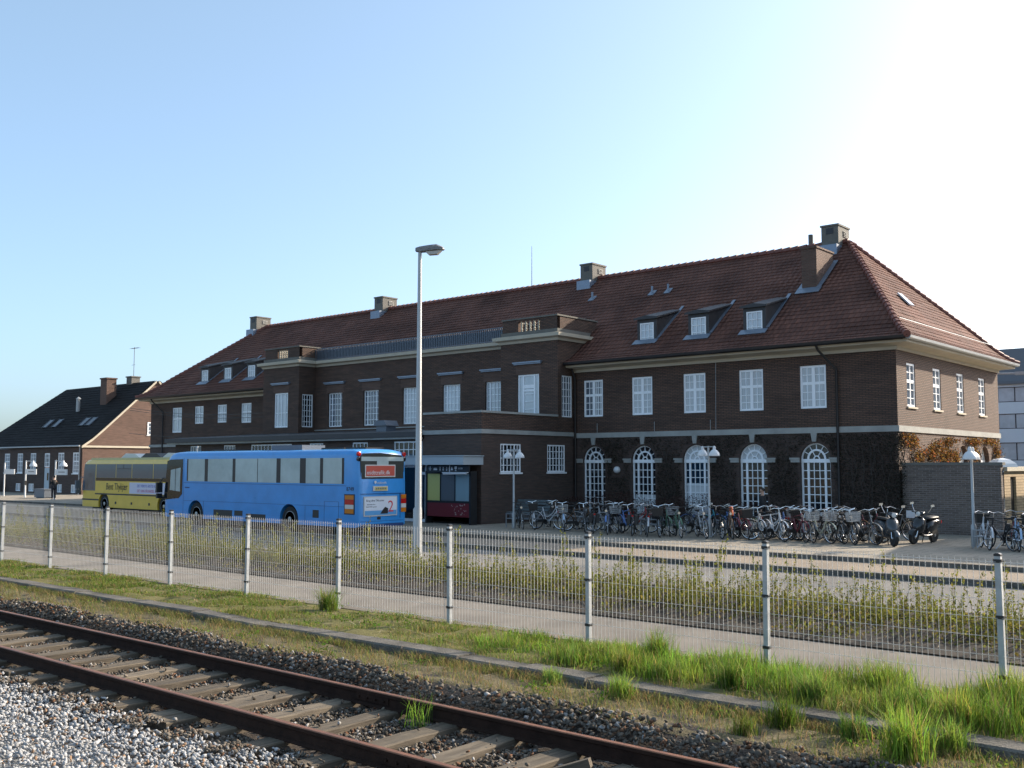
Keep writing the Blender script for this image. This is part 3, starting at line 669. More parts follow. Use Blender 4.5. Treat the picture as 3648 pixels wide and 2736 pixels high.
for a, b_, c_, sp, _ in arc:
    for x0, x1 in ((a - .36, a - .003), (b_ + .003, b_ + .36)): im.cut(); im.box(x0, x1, Y0 - .07, Y0 + .05, sp - .13, sp - .02); im.box(x0 - .03, x1 + .03 if x1 > b_ else x1, Y0 - .10, Y0 + .05, sp - .02, sp + .05)
    im.cut(); cx = (a + b_) / 2; im.prism([(cx - .075, sp + .66), (cx + .075, sp + .66), (cx + .125, 3.618), (cx - .125, 3.618)], 'y', Y0 - .075, Y0 + .05)
im.builds('keystone_and_impost', M['stone'], st)
# hoods above the centre windows
hd = MB()
for a, b_, c_, d_ in cw: hd.box(a - .26, b_ + .26, Y0 - .16, Y0, 7.03, 7.09); hd.box(a - .22, b_ + .22, Y0 - .10, Y0, 6.97, 7.03); hd.cut()
for a, b_, c_, d_ in bw_ + bl: hd.box(a - .2, b_ + .2, BY - .16, BY, 7.08, 7.14); hd.box(a - .16, b_ + .16, BY - .10, BY, 7.02, 7.08); hd.cut()
hd.builds('window_hood', M['lead'], st)
bp_ = MB()
for a, b_, c_, d_ in cw: bp_.box(a - .12, b_ + .12, Y0 - .004, Y0 + .02, d_ + .004, 6.965); bp_.cut()
for a, b_, c_, d_ in bw_ + bl: bp_.box(a - .10, b_ + .10, BY - .004, BY + .02, d_ + .004, 7.015); bp_.cut()
bp_.builds('lintel_panel', M['brick_warm'], st)
# bay and centre cornice, parapets
c = MB(); q = [(0, 8.02), (.05, 8.02), (.10, 8.13), (.28, 8.19), (.30, 8.34), (0, 8.40)]
for (o0, z0), (o1, z1) in zip(q[:-1], q[1:]):
    c.quad((C1 + o0 * .0, Y0 - o0, z0), (B0, Y0 - o0, z0), (B0, Y0 - o1, z1), (C1, Y0 - o1, z1))
    for (xa, xb, both) in ((B0, B1, 0), (C0, C1, 1)):
        c.quad((xa - o0, BY - o0, z0), (xb + o0, BY - o0, z0), (xb + o1, BY - o1, z1), (xa - o1, BY - o1, z1))
        c.quad((xb + o0, BY - o0, z0), (xb + o0, 38.2, z0), (xb + o1, 38.2, z1), (xb + o1, BY - o1, z1))
        c.quad((xa - o0, BY - o0, z0), (xa - o0, 38.2, z0), (xa - o1, 38.2, z1), (xa - o1, BY - o1, z1))
c.build('bay_cornice', M['cream'], st)
pp = MB(); cp = MB(); bal = MB()
for xa, xb, ha, hb_ in ((B0, B1, -30.42, -29.14), (C0, C1, mir(-29.30), mir(-30.3))):
    wall(pp, front(BY + .06), xa + .06, xb - .06, 8.38, 9.14, [(ha, hb_, 8.58, 9.06)], depth=.2)
    wall(pp, front(BY + .26), xa + .06, xb - .06, 8.38, 9.14, [(ha, hb_, 8.58, 9.06)], depth=.0)
    pp.box(xb - .26, xb - .06, BY + .262, 38.9, 8.38, 9.14); pp.box(xa + .06, xa + .26, BY + .262, 38.9, 8.38, 9.14)
    cp.box(xa + .02, xb - .02, BY + .02, BY + .30, 9.141, 9.21); cp.box(xb - .30, xb - .02, BY + .302, 38.95, 9.141, 9.21); cp.box(xa + .02, xa + .30, BY + .302, 38.95, 9.141, 9.21)
    pp.cut(); cp.box(xa, xb, BY + .0, BY + .05, 8.40, 8.56); cp.box(xb - .05, xb, BY + .05, 38.3, 8.40, 8.56); cp.cut()
    for r in range(2):
        for k in range(5):
            x = ha + (hb_ - ha) * (k + .5) / 5; z = 8.585 + r * .24
            bal.lathe([(.05, 0), (.05, .03), (.035, .05), (.065, .10), (.03, .17), (.045, .20), (.05, .235)], (x, BY + .16, z), 8); bal.cut()
pp.builds('parapet', M['brick'], st); cp.builds('coping', M['concrete'], st); bal.builds('baluster', M['cream'], st, smooth=40)
tf = MB(); tf.box(C1, B0, Y0 + .01, 38.6, 8.2, 8.38); tf.box(B0, B1 - .002, BY + .05, 38.6, 8.1, 8.377); tf.box(C0 + .002, C1, BY + .05, 38.6, 8.1, 8.377); tf.build('terrace_floor', M['lead'], st)
rl = MB()
n = 120
for i in range(n + 1):
    x = C1 - .04 + (B0 - C1 + .08) * i / n; rl.box(x - .022, x + .022, Y0 - .012, Y0 + .012, 8.44, 9.06)
rl.box(C1, B0, Y0 - .02, Y0 + .02, 9.06, 9.10); rl.box(C1, B0, Y0 - .018, Y0 + .018, 8.42, 8.46); rl.box(C1, B0, Y0 + .04, Y0 + .06, 8.5, 8.98)
rl.build('roof_railing', M['rail_grey'], st)
# downpipes
dp = MB()
for x in (-15.62, -62.9): dp.tube([(x - .5, EY + .05, 6.9), (x - .45, EY + .15, 6.7), (x, Y0 - .10, 6.0), (x, Y0 - .10, 0)], .05, 8); dp.cut()
dp.tube([(B1 + .12, EY + .4, 6.9), (B1 + .14, Y0 - .1, 6.3), (B1 + .14, Y0 - .1, 0)], .05, 8)
dp.builds('drainpipe', M['gutter'], st, smooth=50)
v = MB()
for x, z in ((-27.9, 3.84), (-24.9, 3.84), (-22.2, 3.84)): v.tube([(x + 1.2, Y0 - .1, z), (x + 1.2, Y0 - .1, z + .42)], .010, 5); v.cut()
v.tube([(-20.75, Y0 - .1, 3.86), (-20.75, Y0 - .03, 6.6)], .008, 4)
v.builds('conductor_rod', M['galv'], st)
l = MB(); l.lathe([(.0, -.05), (.14, -.05), (.14, 0)], (-25.66, Y0 - .03, 2.2), 18, axis='y'); l.lathe([(.04, -.24), (.11, -.20), (.15, -.13), (.15, -.05)], (-25.66, Y0, 2.2), 18, axis='y'); l.build('wall_lamp', M['white'], st, smooth=50)
# terrace block with balcony
w = MB()
wall(w, side(B1), TY, Y0 - .002, 0, 3.70, [(31.92, 33.23, 2.10, 3.30), (35.04, 36.30, 2.10, 3.30)], depth=.12); wall(w, front(TY), -31.4, B1, 0, 3.70, [(-31.2, -28.6, .02, 2.3)], depth=.4)
w.build('wall', M['brick_low'], st)
w = MB(); w.box(-31.4, B1 - .002, TY + .02, TY + .24, 3.88, 4.56); w.box(B1 - .24, B1 - .02, TY + .242, BY, 3.88, 4.56); w.box(-31.4, -31.18, TY + .242, BY + 1.1, 3.6, 4.56); w.build('balcony_parapet', M['brick'], st)
w = MB(); w.box(-31.45, B1 + .03, TY - .03, TY + .28, 4.561, 4.65); w.box(B1 - .28, B1 + .03, TY + .282, BY, 4.561, 4.65)
w.box(-31.45, B1 + .06, TY - .06, TY + .3, 3.70, 3.878); w.box(B1 - .3, B1 + .06, TY + .302, Y0 - .07, 3.70, 3.878); w.build('coping', M['stone'], st)
w = MB(); w.box(-31.18, B1 - .3, TY + .24, Y0, 3.6, 3.92); w.build('balcony_floor', M['lead'], st)
g5 = [(.17, .05), (.35, .026), (.53, .026), (.7, .06), (.85, .026)]
for a, b_ in ((31.92, 33.23), (35.04, 36.30)): window(st, side(B1), a, b_, 2.10, 3.30, (M['frame'], M['glass_dark']), g5, [(.25, .026), (.5, .026), (.75, .026)], fr=.06, d=.01, sill=M['frame'])
# low flat roofed block
lw = [(-49.52, -48.47), (-46.36, -45.31), (-43.94, -40.57), (-39.22, -38.17), (-36.08, -35.02), (-33.28, -31.5)]
w = MB(); wall(w, front(TY), -51.0, -31.402, 0, 3.52, [(a, b_, 2.3 if i < 5 else 2.72, 3.44) for i, (a, b_) in enumerate(lw)], depth=.15); w.box(-51.0, -50.8, TY + .01, Y0, 0, 3.52); w.build('wall', M['brick_low'], st)
for i, (a, b_) in enumerate(lw):
    nb = max(4, int((b_ - a) / .28)); window(st, front(TY), a, b_, 2.3 if i < 5 else 2.72, 3.44, (M['frame'], M['glass_mid'] if i < 2 else M['glass_dark']), [(k / nb, .03) for k in range(1, nb)], [(.5, .03)], fr=.06, d=.03)
w = MB(); w.add([(-51.4, TY - .45, 3.62), (-31.46, TY - .45, 3.62), (-31.46, Y0, 4.12), (-51.4, Y0, 4.12), (-51.4, TY - .45, 3.84), (-31.46, TY - .45, 3.84), (-31.46, Y0 - .002, 4.3), (-51.4, Y0 - .002, 4.3)], [(0, 3, 2, 1), (4, 5, 6, 7), (0, 1, 5, 4), (1, 2, 6, 5), (2, 3, 7, 6), (3, 0, 4, 7)])
w.build('flat_roof', M['dormer'], st)
w = MB(); w.box(-51.3, -31.47, TY - .36, TY - .01, 3.53, 3.615); w.box(-46.7, -31.5, Y0 - .05, Y0, 4.36, 4.42); w.build('trim', M['stone'], st)
w = MB(); w.box(-36.2, -35.5, 32.3, 32.9, 3.9, 4.25); w.prism([(-36.3, 4.25), (-35.4, 4.25), (-35.55, 4.5), (-36.15, 4.5)], 'y', 32.2, 33.0); w.build('roof_vent', M['rail_grey'], st)
# entrance canopy with glazed vestibule and sign
w = MB(); w.box(-34.6, -27.95, 29.55, TY, 2.42, 2.76); w.box(-34.65, -27.9, 29.5, TY, 2.762, 2.80); w.build('canopy', mat('canopy_grey', (.36, .40, .42), .5), st)
dr = MB(); P = front(30.35)
for a, b_ in ((-32.62, -32.5), (-31.22, -31.1), (-30.92, -30.85)): bar(dr, P, a, b_, .02, 2.42, 0, .08)
for a, b_ in ((-32.5, -31.22),): bar(dr, P, a, b_, 2.3, 2.419, .002, .08); bar(dr, P, a, b_, .02, .14, .002, .08)
for a, b_ in ((-31.1, -30.92),): bar(dr, P, a, b_, 2.0, 2.12, .002, .08); bar(dr, P, a, b_, .02, .14, .002, .08)
dro = dr.build('entrance_door', M['frame'], st)
dr = MB(); bar(dr, P, -32.5, -31.22, .14, 2.3, .03, .05); bar(dr, P, -31.1, -30.92, .14, 2.3, .03, .05); dr.build('pane', M['glass_dark'], dro)
sg = MB(); bar(sg, front(29.9), -30.35, -27.98, 2.12, 2.40, 0, .10); sgo = sg.build('pictogram_sign', M['black'], st)
# white pictograms: arrow, bus, persons, fork, cup and the small lettering
pc_ = MB(); P = front(29.895)
def pb(u0, u1, z0, z1): bar(pc_, P, u0, u1, z0, z1, -.003, .004)
x = -30.22; pb(x + .05, x + .08, 2.2, 2.35); pb(x, x + .13, 2.24, 2.265); pb(x + .03, x + .10, 2.19, 2.21)
x = -29.95; pb(x, x + .2, 2.2, 2.26); pb(x + .02, x + .18, 2.27, 2.29)
for x in (-29.6, -29.42, -29.22): pb(x, x + .045, 2.18, 2.27); pb(x - .015, x + .06, 2.23, 2.255); pb(x + .008, x + .038, 2.29, 2.33)
x = -29.06; pb(x, x + .05, 2.14, 2.39)
x = -28.95; pb(x, x + .09, 2.2, 2.27); pb(x + .03, x + .06, 2.27, 2.33)
x = -28.75; pb(x, x + .12, 2.25, 2.35); pb(x + .045, x + .075, 2.18, 2.25); pb(x + .02, x + .10, 2.17, 2.19)
pc_.build('pictogram', M['white'], sgo); text('KIOSK', .09, sgo, M['white'], (-28.55, 29.893, 2.24))
tb = MB(); tb.tube([(-29.3, 29.8, 2.05), (-28.0, 29.8, 2.07)], .035, 8); tb.box(-29.35, -27.95, 29.77, 29.86, 2.085, 2.12); tb.build('strip_lamp', M['white'], st)
tag(st, None, None)

# ---------------------------------------------------------------- yard annex by the end wall
an = thing('brick_annex', 'low grey brown brick yard annex with yellow end wall beside the station corner', 'annex', (-11.6, 40, 0))
w = MB(); w.box(-13.28, -9.97, 36.93, 37.2, 0, 2.40); w.build('front_wall', M['brick_wall'], an)
w = MB(); w.box(-13.30, -9.90, 36.90, 37.24, 2.401, 2.50); w.build('coping', M['concrete'], an)
w = MB(); wall(w, side(-9.95), 37.21, 60, 0, 2.2, [(37.95, 38.65, .02, 2.0)], depth=.12); w.build('side_wall', M['clad'], an)
w = MB(); w.box(-13.3, -9.85, 37.26, 60, 2.2, 2.34); w.build('roof', M['cream'], an)
w = MB(); bar(w, side(-9.95), 37.97, 38.63, .03, 1.98, .08, .12); d_ = w.build('door', M['gutter'], an)
w = MB(); w.lathe([(.55, 0), (.50, .12), (.3, .26), (.05, .32)], (-10.5, 39.0, 2.34), 4); w.build('dome_skylight', M['white'], an)
# ================================================================ black roofed house on the left
hs = thing('brick_house', 'low brick house with steep black roof and two chimneys at the far left', 'house', (-90, 47, 0))
HX, HY, HB, HXL = -81.2, 40.5, 53.5, -102.5
P = front(HY)


wins = [(a, b, 1.72, 3.45) for a, b in ((-82.81, -81.75), (-85.40, -84.34), (-90.59, -89.52), (-93.16, -92.1), (-95.8, -94.72))]
dor = (-87.95, -86.93)
base = [(a + .1, b - .1, .12, .80) for a, b in ((-83.15, -81.9), (-85.6, -84.5), (-90.95, -89.7), (-93.5, -92.3))]
w = MB(); wall(w, P, HXL, HX, 0, 3.86, wins + base + [(dor[0], dor[1], .0, 3.45)], depth=.12); w.build('wall', M['brick_low'], hs)
for h in wins: window(hs, P, *h, (M['frame'], M['glass_mid']), [(.5, .08), (.25, .03), (.75, .03)], [(.58, .10), (.8, .03), (.2, .03), (.39, .03)], fr=.09, d=.02, sill=M['frame'])
for h in base: window(hs, P, *h, (M['frame'], M['glass_pale']), [(.5, .06)], [], fr=.07, d=.04, name='basement_window')
window(hs, P, dor[0] + .05, dor[1] - .05, 2.25, 3.42, (M['frame'], M['glass_mid']), [(.35, .04), (.68, .04)], [(.33, .04), (.66, .04)], fr=.09, d=.02)
d_ = MB(); bar(d_, P, dor[0] + .05, dor[1] - .05, .0, 2.2, .03, .09); do = d_.build('door', mat('door_blue_grey', (.42, .48, .52), .5), hs)
d_ = MB(); bar(d_, P, dor[0] + .55, dor[0] + .85, 1.1, 1.75, .02, .028); d_.build('pane', M['glass_dark'], do)
HP = [(0, 4.0), (.9, 4.62), (1.9, 5.5), (6.5, 9.75)]
def hz(e):
    for (a, z0), (b, z1) in zip(HP[:-1], HP[1:]):
        if e <= b + 1e-9: return z0 + (z1 - z0) * (e - a) / (b - a)
    return 9.75
gm = MB(); prof = [(HY + .02, 0)] + [(HY - .3 + e + .3, z - .08) for e, z in HP] + [(HB - e, z - .08) for e, z in HP[::-1][1:]] + [(HB, 0)]
gm.quad(*[(HX, y, z) for y, z in prof]); gm.build('gable_wall', M['brick_warm'], hs)
gm = MB(); gm.box(HX - .1, HX + .12, HY - .1, HB, 3.86, 4.02); gm.build('string_course', M['cream'], hs)
vg = MB()
for (e0, z0), (e1, z1) in zip(HP[:-1], HP[1:]):
    for f in (lambda e: HY - .12 + e, lambda e: HB + .12 - e):
        q = [(f(e0), z0), (f(e1), z1), (f(e1), z1 - .20), (f(e0), z0 - .20)]; vg.prism([(a, b) for a, b in q], 'x', HX + .01, HX + .16)
vg.build('gable_edge', M['cream'], hs)
save_es = es; es = [i * .27 for i in range(25)]; es[-1] = 6.48; rz_save = rz_; rz_ = hz
hr = roofmesh(lambda e, u, l: (u, HY - .2 + e - l * .7, hz(e) + l * .7), 'roof', lambda e: [(lambda e: HXL - .4 + e * .85, lambda e: HX + .14)], M['tile_black'], None, hs)
roofmesh(lambda e, u, l: (u, HB + .2 - e + l * .7, hz(e) + l * .7), 'roof_back', lambda e: [(lambda e: HXL - .4 + e * .85, lambda e: HX + .14)], M['tile_black'], None, hr)
roofmesh(lambda e, u, l: (HXL - .4 + e * .85 - l * .7, u, hz(e) + l * .7), 'roof_hip', lambda e: [(lambda e: HY - .2 + e, lambda e: HB + .2 - e)], M['tile_black'], None, hr)
es, rz_ = save_es, rz_save
g = MB(); g.tube([(HXL, HY - .32, 3.98), (HX + .1, HY - .32, 3.98)], .07, 8); g.tube([(HX - .25, HY - .1, 3.95), (HX - .25, HY - .1, 0)], .05, 6); g.build('gutter', M['galv'], hs)
c = MB(); c.box(-86.5, -85.4, 44.6, 45.5, 7.3, 10.0); c.box(-86.57, -85.33, 44.53, 45.57, 10.0, 10.12); c.build('chimney', M['brick_warm'], hs)
c = MB(); c.box(-85.7, -84.8, 46.6, 47.4, 9.0, 10.25); c.box(-85.77, -84.73, 46.53, 47.47, 10.25, 10.35); ch_ = c.build('chimney', M['concrete'], hs)
c = MB(); c.tube([(-85.2, 47, 10.3), (-85.2, 47, 13.0)], .025, 5); c.tube([(-85.8, 47, 12.9), (-84.4, 47, 12.9)], .02, 4); c.tube([(-85.6, 47, 11.4), (-85.0, 47, 11.4)], .015, 4)
for i in range(6): c.tube([(-85.7 + i * .24, 46.8, 12.9), (-85.7 + i * .24, 47.2, 12.9)], .012, 4)
c.build('aerial', M['iron'], ch_)
c = MB(); c.tube([(-89.3, 44.0, 7.2), (-89.3, 44.0, 8.35)], .17, 8); c.lathe([(.26, 0), (.02, .2)], (-89.3, 44, 8.35), 8); c.build('vent_pipe', M['galv'], hr)
for x in (-92.4, -90.6, -85.6, -84.4):
    e = 2.5; c = MB(); c.obox((x, HY - .2 + e, hz(e) + .10), (.34, 0, 0), (0, .36, .34), (0, -.02, .02)); k = c.build('skylight', M['glass_dark'], hr)
    c = MB()
    for sg in (-1, 1): c.obox((x + sg * .37, HY - .2 + e, hz(e) + .11), (.035, 0, 0), (0, .40, .37), (0, -.03, .03))
    c.build('frame', M['rail_grey'], k)
P2 = side(HX)
window(hs, P2, 46.2, 47.1, 5.0, 6.1, (M['frame'], M['glass_mid']), [(.5, .08)], [(.33, .05), (.66, .05)], fr=.09, d=-.04, sill=M['frame'])
# ================================================================ office block far right
ob = thing('office_block', 'pale grey modern office block with ribbon windows behind the station end', 'building', (-10, 84, 0))
ox0, ox1, oy = -24.5, 18, 80
rows = [(2.75, 4.05), (5.05, 6.15), (7.0, 8.1)]
M['panel'] = mat('facade_panel', (.62, .65, .68), .5, var=.08, scale=.6)
w = MB(); wall(w, front(oy), ox0, ox1, 0, 8.3, [(ox0 + .5 + i * 2.35, ox0 + 2.65 + i * 2.35, a, b) for a, b in rows for i in range(17)], depth=.12); w.box(ox0, ox0 + .3, oy + .01, oy + 12, 0, 8.3); w.build('wall', M['panel'], ob)
for a, b in rows:
    for i in range(17):
        x = ox0 + .5 + i * 2.35; window(ob, front(oy), x, x + 2.15, a, b, (M['gutter'], M['glass_pale']), [(.55, .06)], [], fr=.05, d=.03)
w = MB(); w.box(ox0 - .3, ox1, oy - .3, oy + 12, 8.3, 8.5); w.prism([(oy - .1, 8.5), (oy + .9, 11.0), (oy + 11, 11.0), (oy + 12, 8.5)], 'x', ox0 - .1, ox1); w.build('roof', mat('roof_felt', (.13, .14, .155), .7), ob)
w = MB(); w.box(ox0, ox1, oy - .05, oy - .001, 0, 1.9); w.build('plinth', M['gutter'], ob)
fh = thing('far_house', 'distant low house with grey roof at the extreme left edge', 'house', (-150, 62, 0))
w = MB(); w.box(-170, -137, 60, 70, 0, 4.0); w.build('wall', M['brick_warm'], fh); w = MB(); w.prism([(59.5, 4), (65, 6.6), (70.5, 4)], 'x', -170.4, -136.6); w.build('roof', M['gutter'], fh)
ns = thing('side_house', 'tall brick house with hipped red roof right of the yard annex, outside the picture', 'house', (0, 47, 0))  # unseen house, added and shaped for the shadow it throws on the plaza
w = MB(); wall(w, front(42), -5.4, 8, 0, 6.0, [(-3.5 + i * 2.6, -2.3 + i * 2.6, a, a + 1.5) for i in range(4) for a in (1.0, 3.8)], depth=.15); w.box(-5.4, 8, 42.2, 52, 0, 6.0); w.build('wall', M['brick_warm'], ns)
for i in range(4):
    for a in (1.0, 3.8): window(ns, front(42), -3.5 + i * 2.6, -2.3 + i * 2.6, a, a + 1.5, (M['frame'], M['glass_mid']), [(.5, .08)], [(.6, .06)], fr=.08, d=.05)
w = MB(); w.add([(-5.9, 41.6, 6), (8.5, 41.6, 6), (8.5, 52.4, 6), (-5.9, 52.4, 6), (-.8, 47, 11), (4, 47, 11)], [(0, 1, 5, 4), (1, 2, 5), (2, 3, 4, 5), (3, 0, 4), (0, 3, 2, 1)]); w.build('roof', M['hiptile'], ns)
# ================================================================ street furniture
M['lamp_post'] = mat('lamp_post', (.36, .37, .37), .45, metal=.45, var=.12, scale=2)
tl = thing('street_lamp', 'tall grey street lamp with flat cobra head rising behind the mesh fence', 'street lamp', (-20.35, 19.7, -.21))
p = MB(); p.tube([(-20.35, 19.7, -.21), (-20.35, 19.7, 1.2), (-20.33, 19.7, 1.25), (-20.33, 19.7, 8.36)], [.125, .12, .092, .052], 12); p.build('pole', M['lamp_post'], tl, smooth=40)
def head(mb, c, u, prof):
    c = Vector(c); u = Vector(u); s_ = Vector((-u.y, u.x, 0)); rings = []
    for t, zb, zt, hw in prof:
        b = c + u * t; rings.append([b + s_ * hw * k + Vector((0, 0, z)) for k, z in ((-1, zb), (-.95, zb + .7 * (zt - zb)), (-.6, zt), (.6, zt), (.95, zb + .7 * (zt - zb)), (1, zb))])
    n = 6; vs = [q for r in rings for q in r]; fs = [(i * n + k, i * n + (k + 1) % n, (i + 1) * n + (k + 1) % n, (i + 1) * n + k) for i in range(len(rings) - 1) for k in range(n)]
    fs += [tuple(range(n)), tuple(range(len(vs) - n, len(vs)))]; mb.add(vs, fs)
u = (.82, .57, 0); h = MB(); head(h, (-20.33, 19.7, 8.36), u, [(-.12, .02, .12, .07), (0, .0, .15, .11), (.25, .02, .18, .15), (.48, .04, .20, .16), (.66, .05, .13, .10), (.70, .06, .08, .04)])
h.build('lamp_head', mat('lamp_head', (.16, .16, .165), .6, var=.6, scale=14), tl, smooth=35)
h = MB(); head(h, (-20.33, 19.7, 8.36), u, [(.18, -.02, .03, .09), (.26, -.085, .04, .11), (.50, -.075, .05, .11), (.62, .02, .06, .06)]); h.build('lamp_glass', mat('lamp_glass', (.42, .40, .36), .25), tl, smooth=35)
def twin_lamp(x, y, H, ang, label, s=1.0):
    t = thing('twin_lamp', label, 'lamp', (x, y, 0), group='low twin lamps on the plaza')
    p = MB(); p.tube([(x, y, 0), (x, y, .55 * s), (x, y, .6 * s), (x, y, H)], [.075 * s, .075 * s, .042 * s, .034 * s], 10); p.build('pole', M['lamp_post'], t, smooth=40)
    a = MB(); dx, dy = cos(ang), sin(ang); a.tube([(x - .30 * s * dx, y - .30 * s * dy, H - .03), (x + .30 * s * dx, y + .30 * s * dy, H - .03)], .018 * s, 6); a.build('arm', M['lamp_post'], t)
    for sg in (-1, 1):
        c = (x + sg * .30 * s * dx, y + sg * .30 * s * dy, H - .34 * s); m_ = MB()
        m_.lathe([(.185 * s, 0), (.19 * s, .03 * s), (.17 * s, .10 * s), (.11 * s, .18 * s), (.05 * s, .22 * s), (.05 * s, .28 * s), (.025 * s, .34 * s)], c, 18); m_.build('lamp_shade', M['white'], t, smooth=50)
    return t
twin_lamp(-17.45, 30.5, 3.05, radians(-20), 'grey twin lamp with two white bell shades standing among the bicycles')
twin_lamp(-25.6, 29.9, 3.02, radians(0), 'grey twin lamp with two white bell shades beside the bench')
twin_lamp(-9.45, 32.0, 2.95, radians(100), 'grey twin lamp in front of the yard annex wall', 1.12)
for x, y, lab in ((-77.2, 34.2, 'white bus stop pole with lamp and blank sign farther from the yellow bus'), (-71.2, 33.6, 'white bus stop pole with lamp and sign beside the standing person')):
    t = thing('bus_stop_pole', lab, 'bus stop', (x, y, 0), group='bus stop poles by the black roofed house')
    p = MB(); p.tube([(x, y, 0), (x, y, 1.0), (x, y, 2.75)], [.07, .06, .05], 8); p.build('pole', M['white'], t, smooth=40)
    p = MB(); p.tube([(x, y, 2.70), (x + .75, y + .2, 2.72)], .03, 6); p.build('arm', M['galv'], t)
    p = MB(); p.lathe([(.27, 0), (.27, .04), (.22, .18), (.08, .30), (.03, .42)], (x + .75, y + .2, 2.32), 14); p.build('lamp_shade', M['white'], t, smooth=50)
    p = MB(); p.box(x + .08, x + 1.75, y - .03, y + .03, 1.72, 2.12); s_ = p.build('sign', M['white'], t)
    p = MB(); p.box(x + .5, x + 1.45, y - .035, y - .031, 1.90, 1.95); p.build('lettering', M['black'], s_)
    p = MB(); p.box(x - .09, x + .09, y - .09, y + .09, .95, 1.25); p.build('ticket_box', M['black'], t)
t = thing('hanging_sign', 'small pale blank sign plate cut by the left edge of the photo', 'sign', (-80, 34.4, 0))
p = MB(); p.tube([(-81.3, 34.4, 0), (-81.3, 34.4, 2.6)], .05, 6); p.build('pole', M['white'], t); p = MB(); p.box(-81.2, -79.55, 34.37, 34.43, 1.72, 2.1); p.build('plate', M['white'], t)
o = MB(); o.box(-75.9, -74.3, 34.3, 35.0, .06, .62); o.box(-75.95, -74.25, 34.25, 35.05, .62, .68); o.box(-75.8, -74.4, 34.4, 34.9, 0, .06)
tag(o.build('planter', M['rail_grey'], None), 'dark box planter on the pavement behind the bus stop pole', 'planter')
t = thing('folding_sign', 'dark leaning sign board against the brick house at far left', 'sign board', (-95.3, 40, 0))
o = MB(); o.obox((-96.3, 39.6, .62), (.75, 0, 0), (.0, .10, 0.62), (0, .03, -.004)); bd = o.build('board', M['black'], t); o = MB(); o.obox((-96.3, 39.56, .62), (.62, 0, .25), (0, .01, .05), (0, .02, 0)); o.build('print', M['white'], bd)
# far lamps and the tree at the edges
for x, y, H, lab, s_ in ((-16.2, 58, 7.35, 'slim far street lamp with sideways head by the office block', 1), (-150, 70, 8.0, 'small distant street lamp at the extreme left', -1)):
    t = thing('far_lamp', lab, 'street lamp', (x, y, 0)); p = MB(); p.tube([(x, y, 0), (x, y, H)], [.10, .06], 6); p.build('pole', M['galv'], t)
    p = MB(); p.tube([(x - .9 * s_ * (s_ > 0), y, H + .15), (x, y, H - .05), (x + 1.6, y, H - .12)], .05, 5); p.box(x + 1.45, x + 2.0, y - .15, y + .15, H - .2, H - .03); p.build('lamp_head', M['galv'], t)
# information kiosk
kk = thing('notice_kiosk', 'black framed notice kiosk with yellow poster and red lower panel by the entrance', 'notice board', (-29.4, 30.2, 0))
P = front(30.15)
k = MB()
for x in (-30.62, -28.12): bar(k, P, x - .05, x + .05, 0, 2.16, -.02, .35)
bar(k, P, -30.57, -28.17, 2.06, 2.16, -.015, .34); bar(k, P, -30.57, -28.17, .86, .94, -.012, .30); bar(k, P, -29.83, -29.79, .94, 2.06, -.01, .06); bar(k, P, -29.0, -28.96, .94, 2.06, -.01, .06); bar(k, P, -30.57, -28.17, .94, 2.06, .07, .30)
k.build('frame', M['black'], kk)
for a, b, m_, nm in ((-30.56, -29.84, mat('poster_yellow', (.55, .52, .16), .4), 'yellow_poster'), (-29.78, -29.01, mat('display_grey', (.11, .12, .13), .3), 'display_pane'), (-28.95, -28.18, mat('poster_blue', (.22, .32, .36), .35), 'map_poster')):
    k = MB(); bar(k, P, a, b, .95, 2.05, .01, .06); k.build(nm, m_, kk)
k = MB(); bar(k, P, -30.57, -28.17, .30, .86, .0, .2); rp = k.build('lower_panel', mat('panel_red', (.16, .012, .018), .45), kk)
k = MB(); r = random.Random(3)
for i in range(26):
    x = r.uniform(-29.2, -28.35); z = r.uniform(.36, .8); bar(k, P, x, x + r.uniform(.01, .07), z, z + r.uniform(.01, .05), -.003, .002)
k.build('graffiti', mat('scratch_pale', (.45, .36, .34), .7), rp)
# bench
M['slat'] = mat('bench_slat', (.14, .17, .18), .7, var=.2, scale=6)
bn = thing('bench', 'grey slatted wooden bench against the dark wall left of the bicycles', 'bench', (-27.2, 32.6, 0))
for nm, zs, ys in (('seat', None, [32.3, 32.44, 32.58, 32.72]), ('backrest', [.56, .68, .80, .92], None)):
    b = MB()
    if ys: [b.box(-28.4, -26.2, y, y + .11, .43, .47) for y in ys]
    else: [b.box(-28.4, -26.2, 32.84 + .06 * i, 32.88 + .06 * i, z - .05, z + .05) for i, z in enumerate(zs)]
    b.build(nm, M['slat'], bn)
for x in (-28.1, -26.5): b = MB(); b.box(x - .03, x + .03, 32.3, 32.36, 0, .43); b.box(x - .03, x + .03, 32.3, 32.8, .39, .43); b.tube([(x, 32.78, 0), (x, 32.83, .45), (x, 33.08, .98)], .03, 6); b.build('leg', M['iron'], bn)
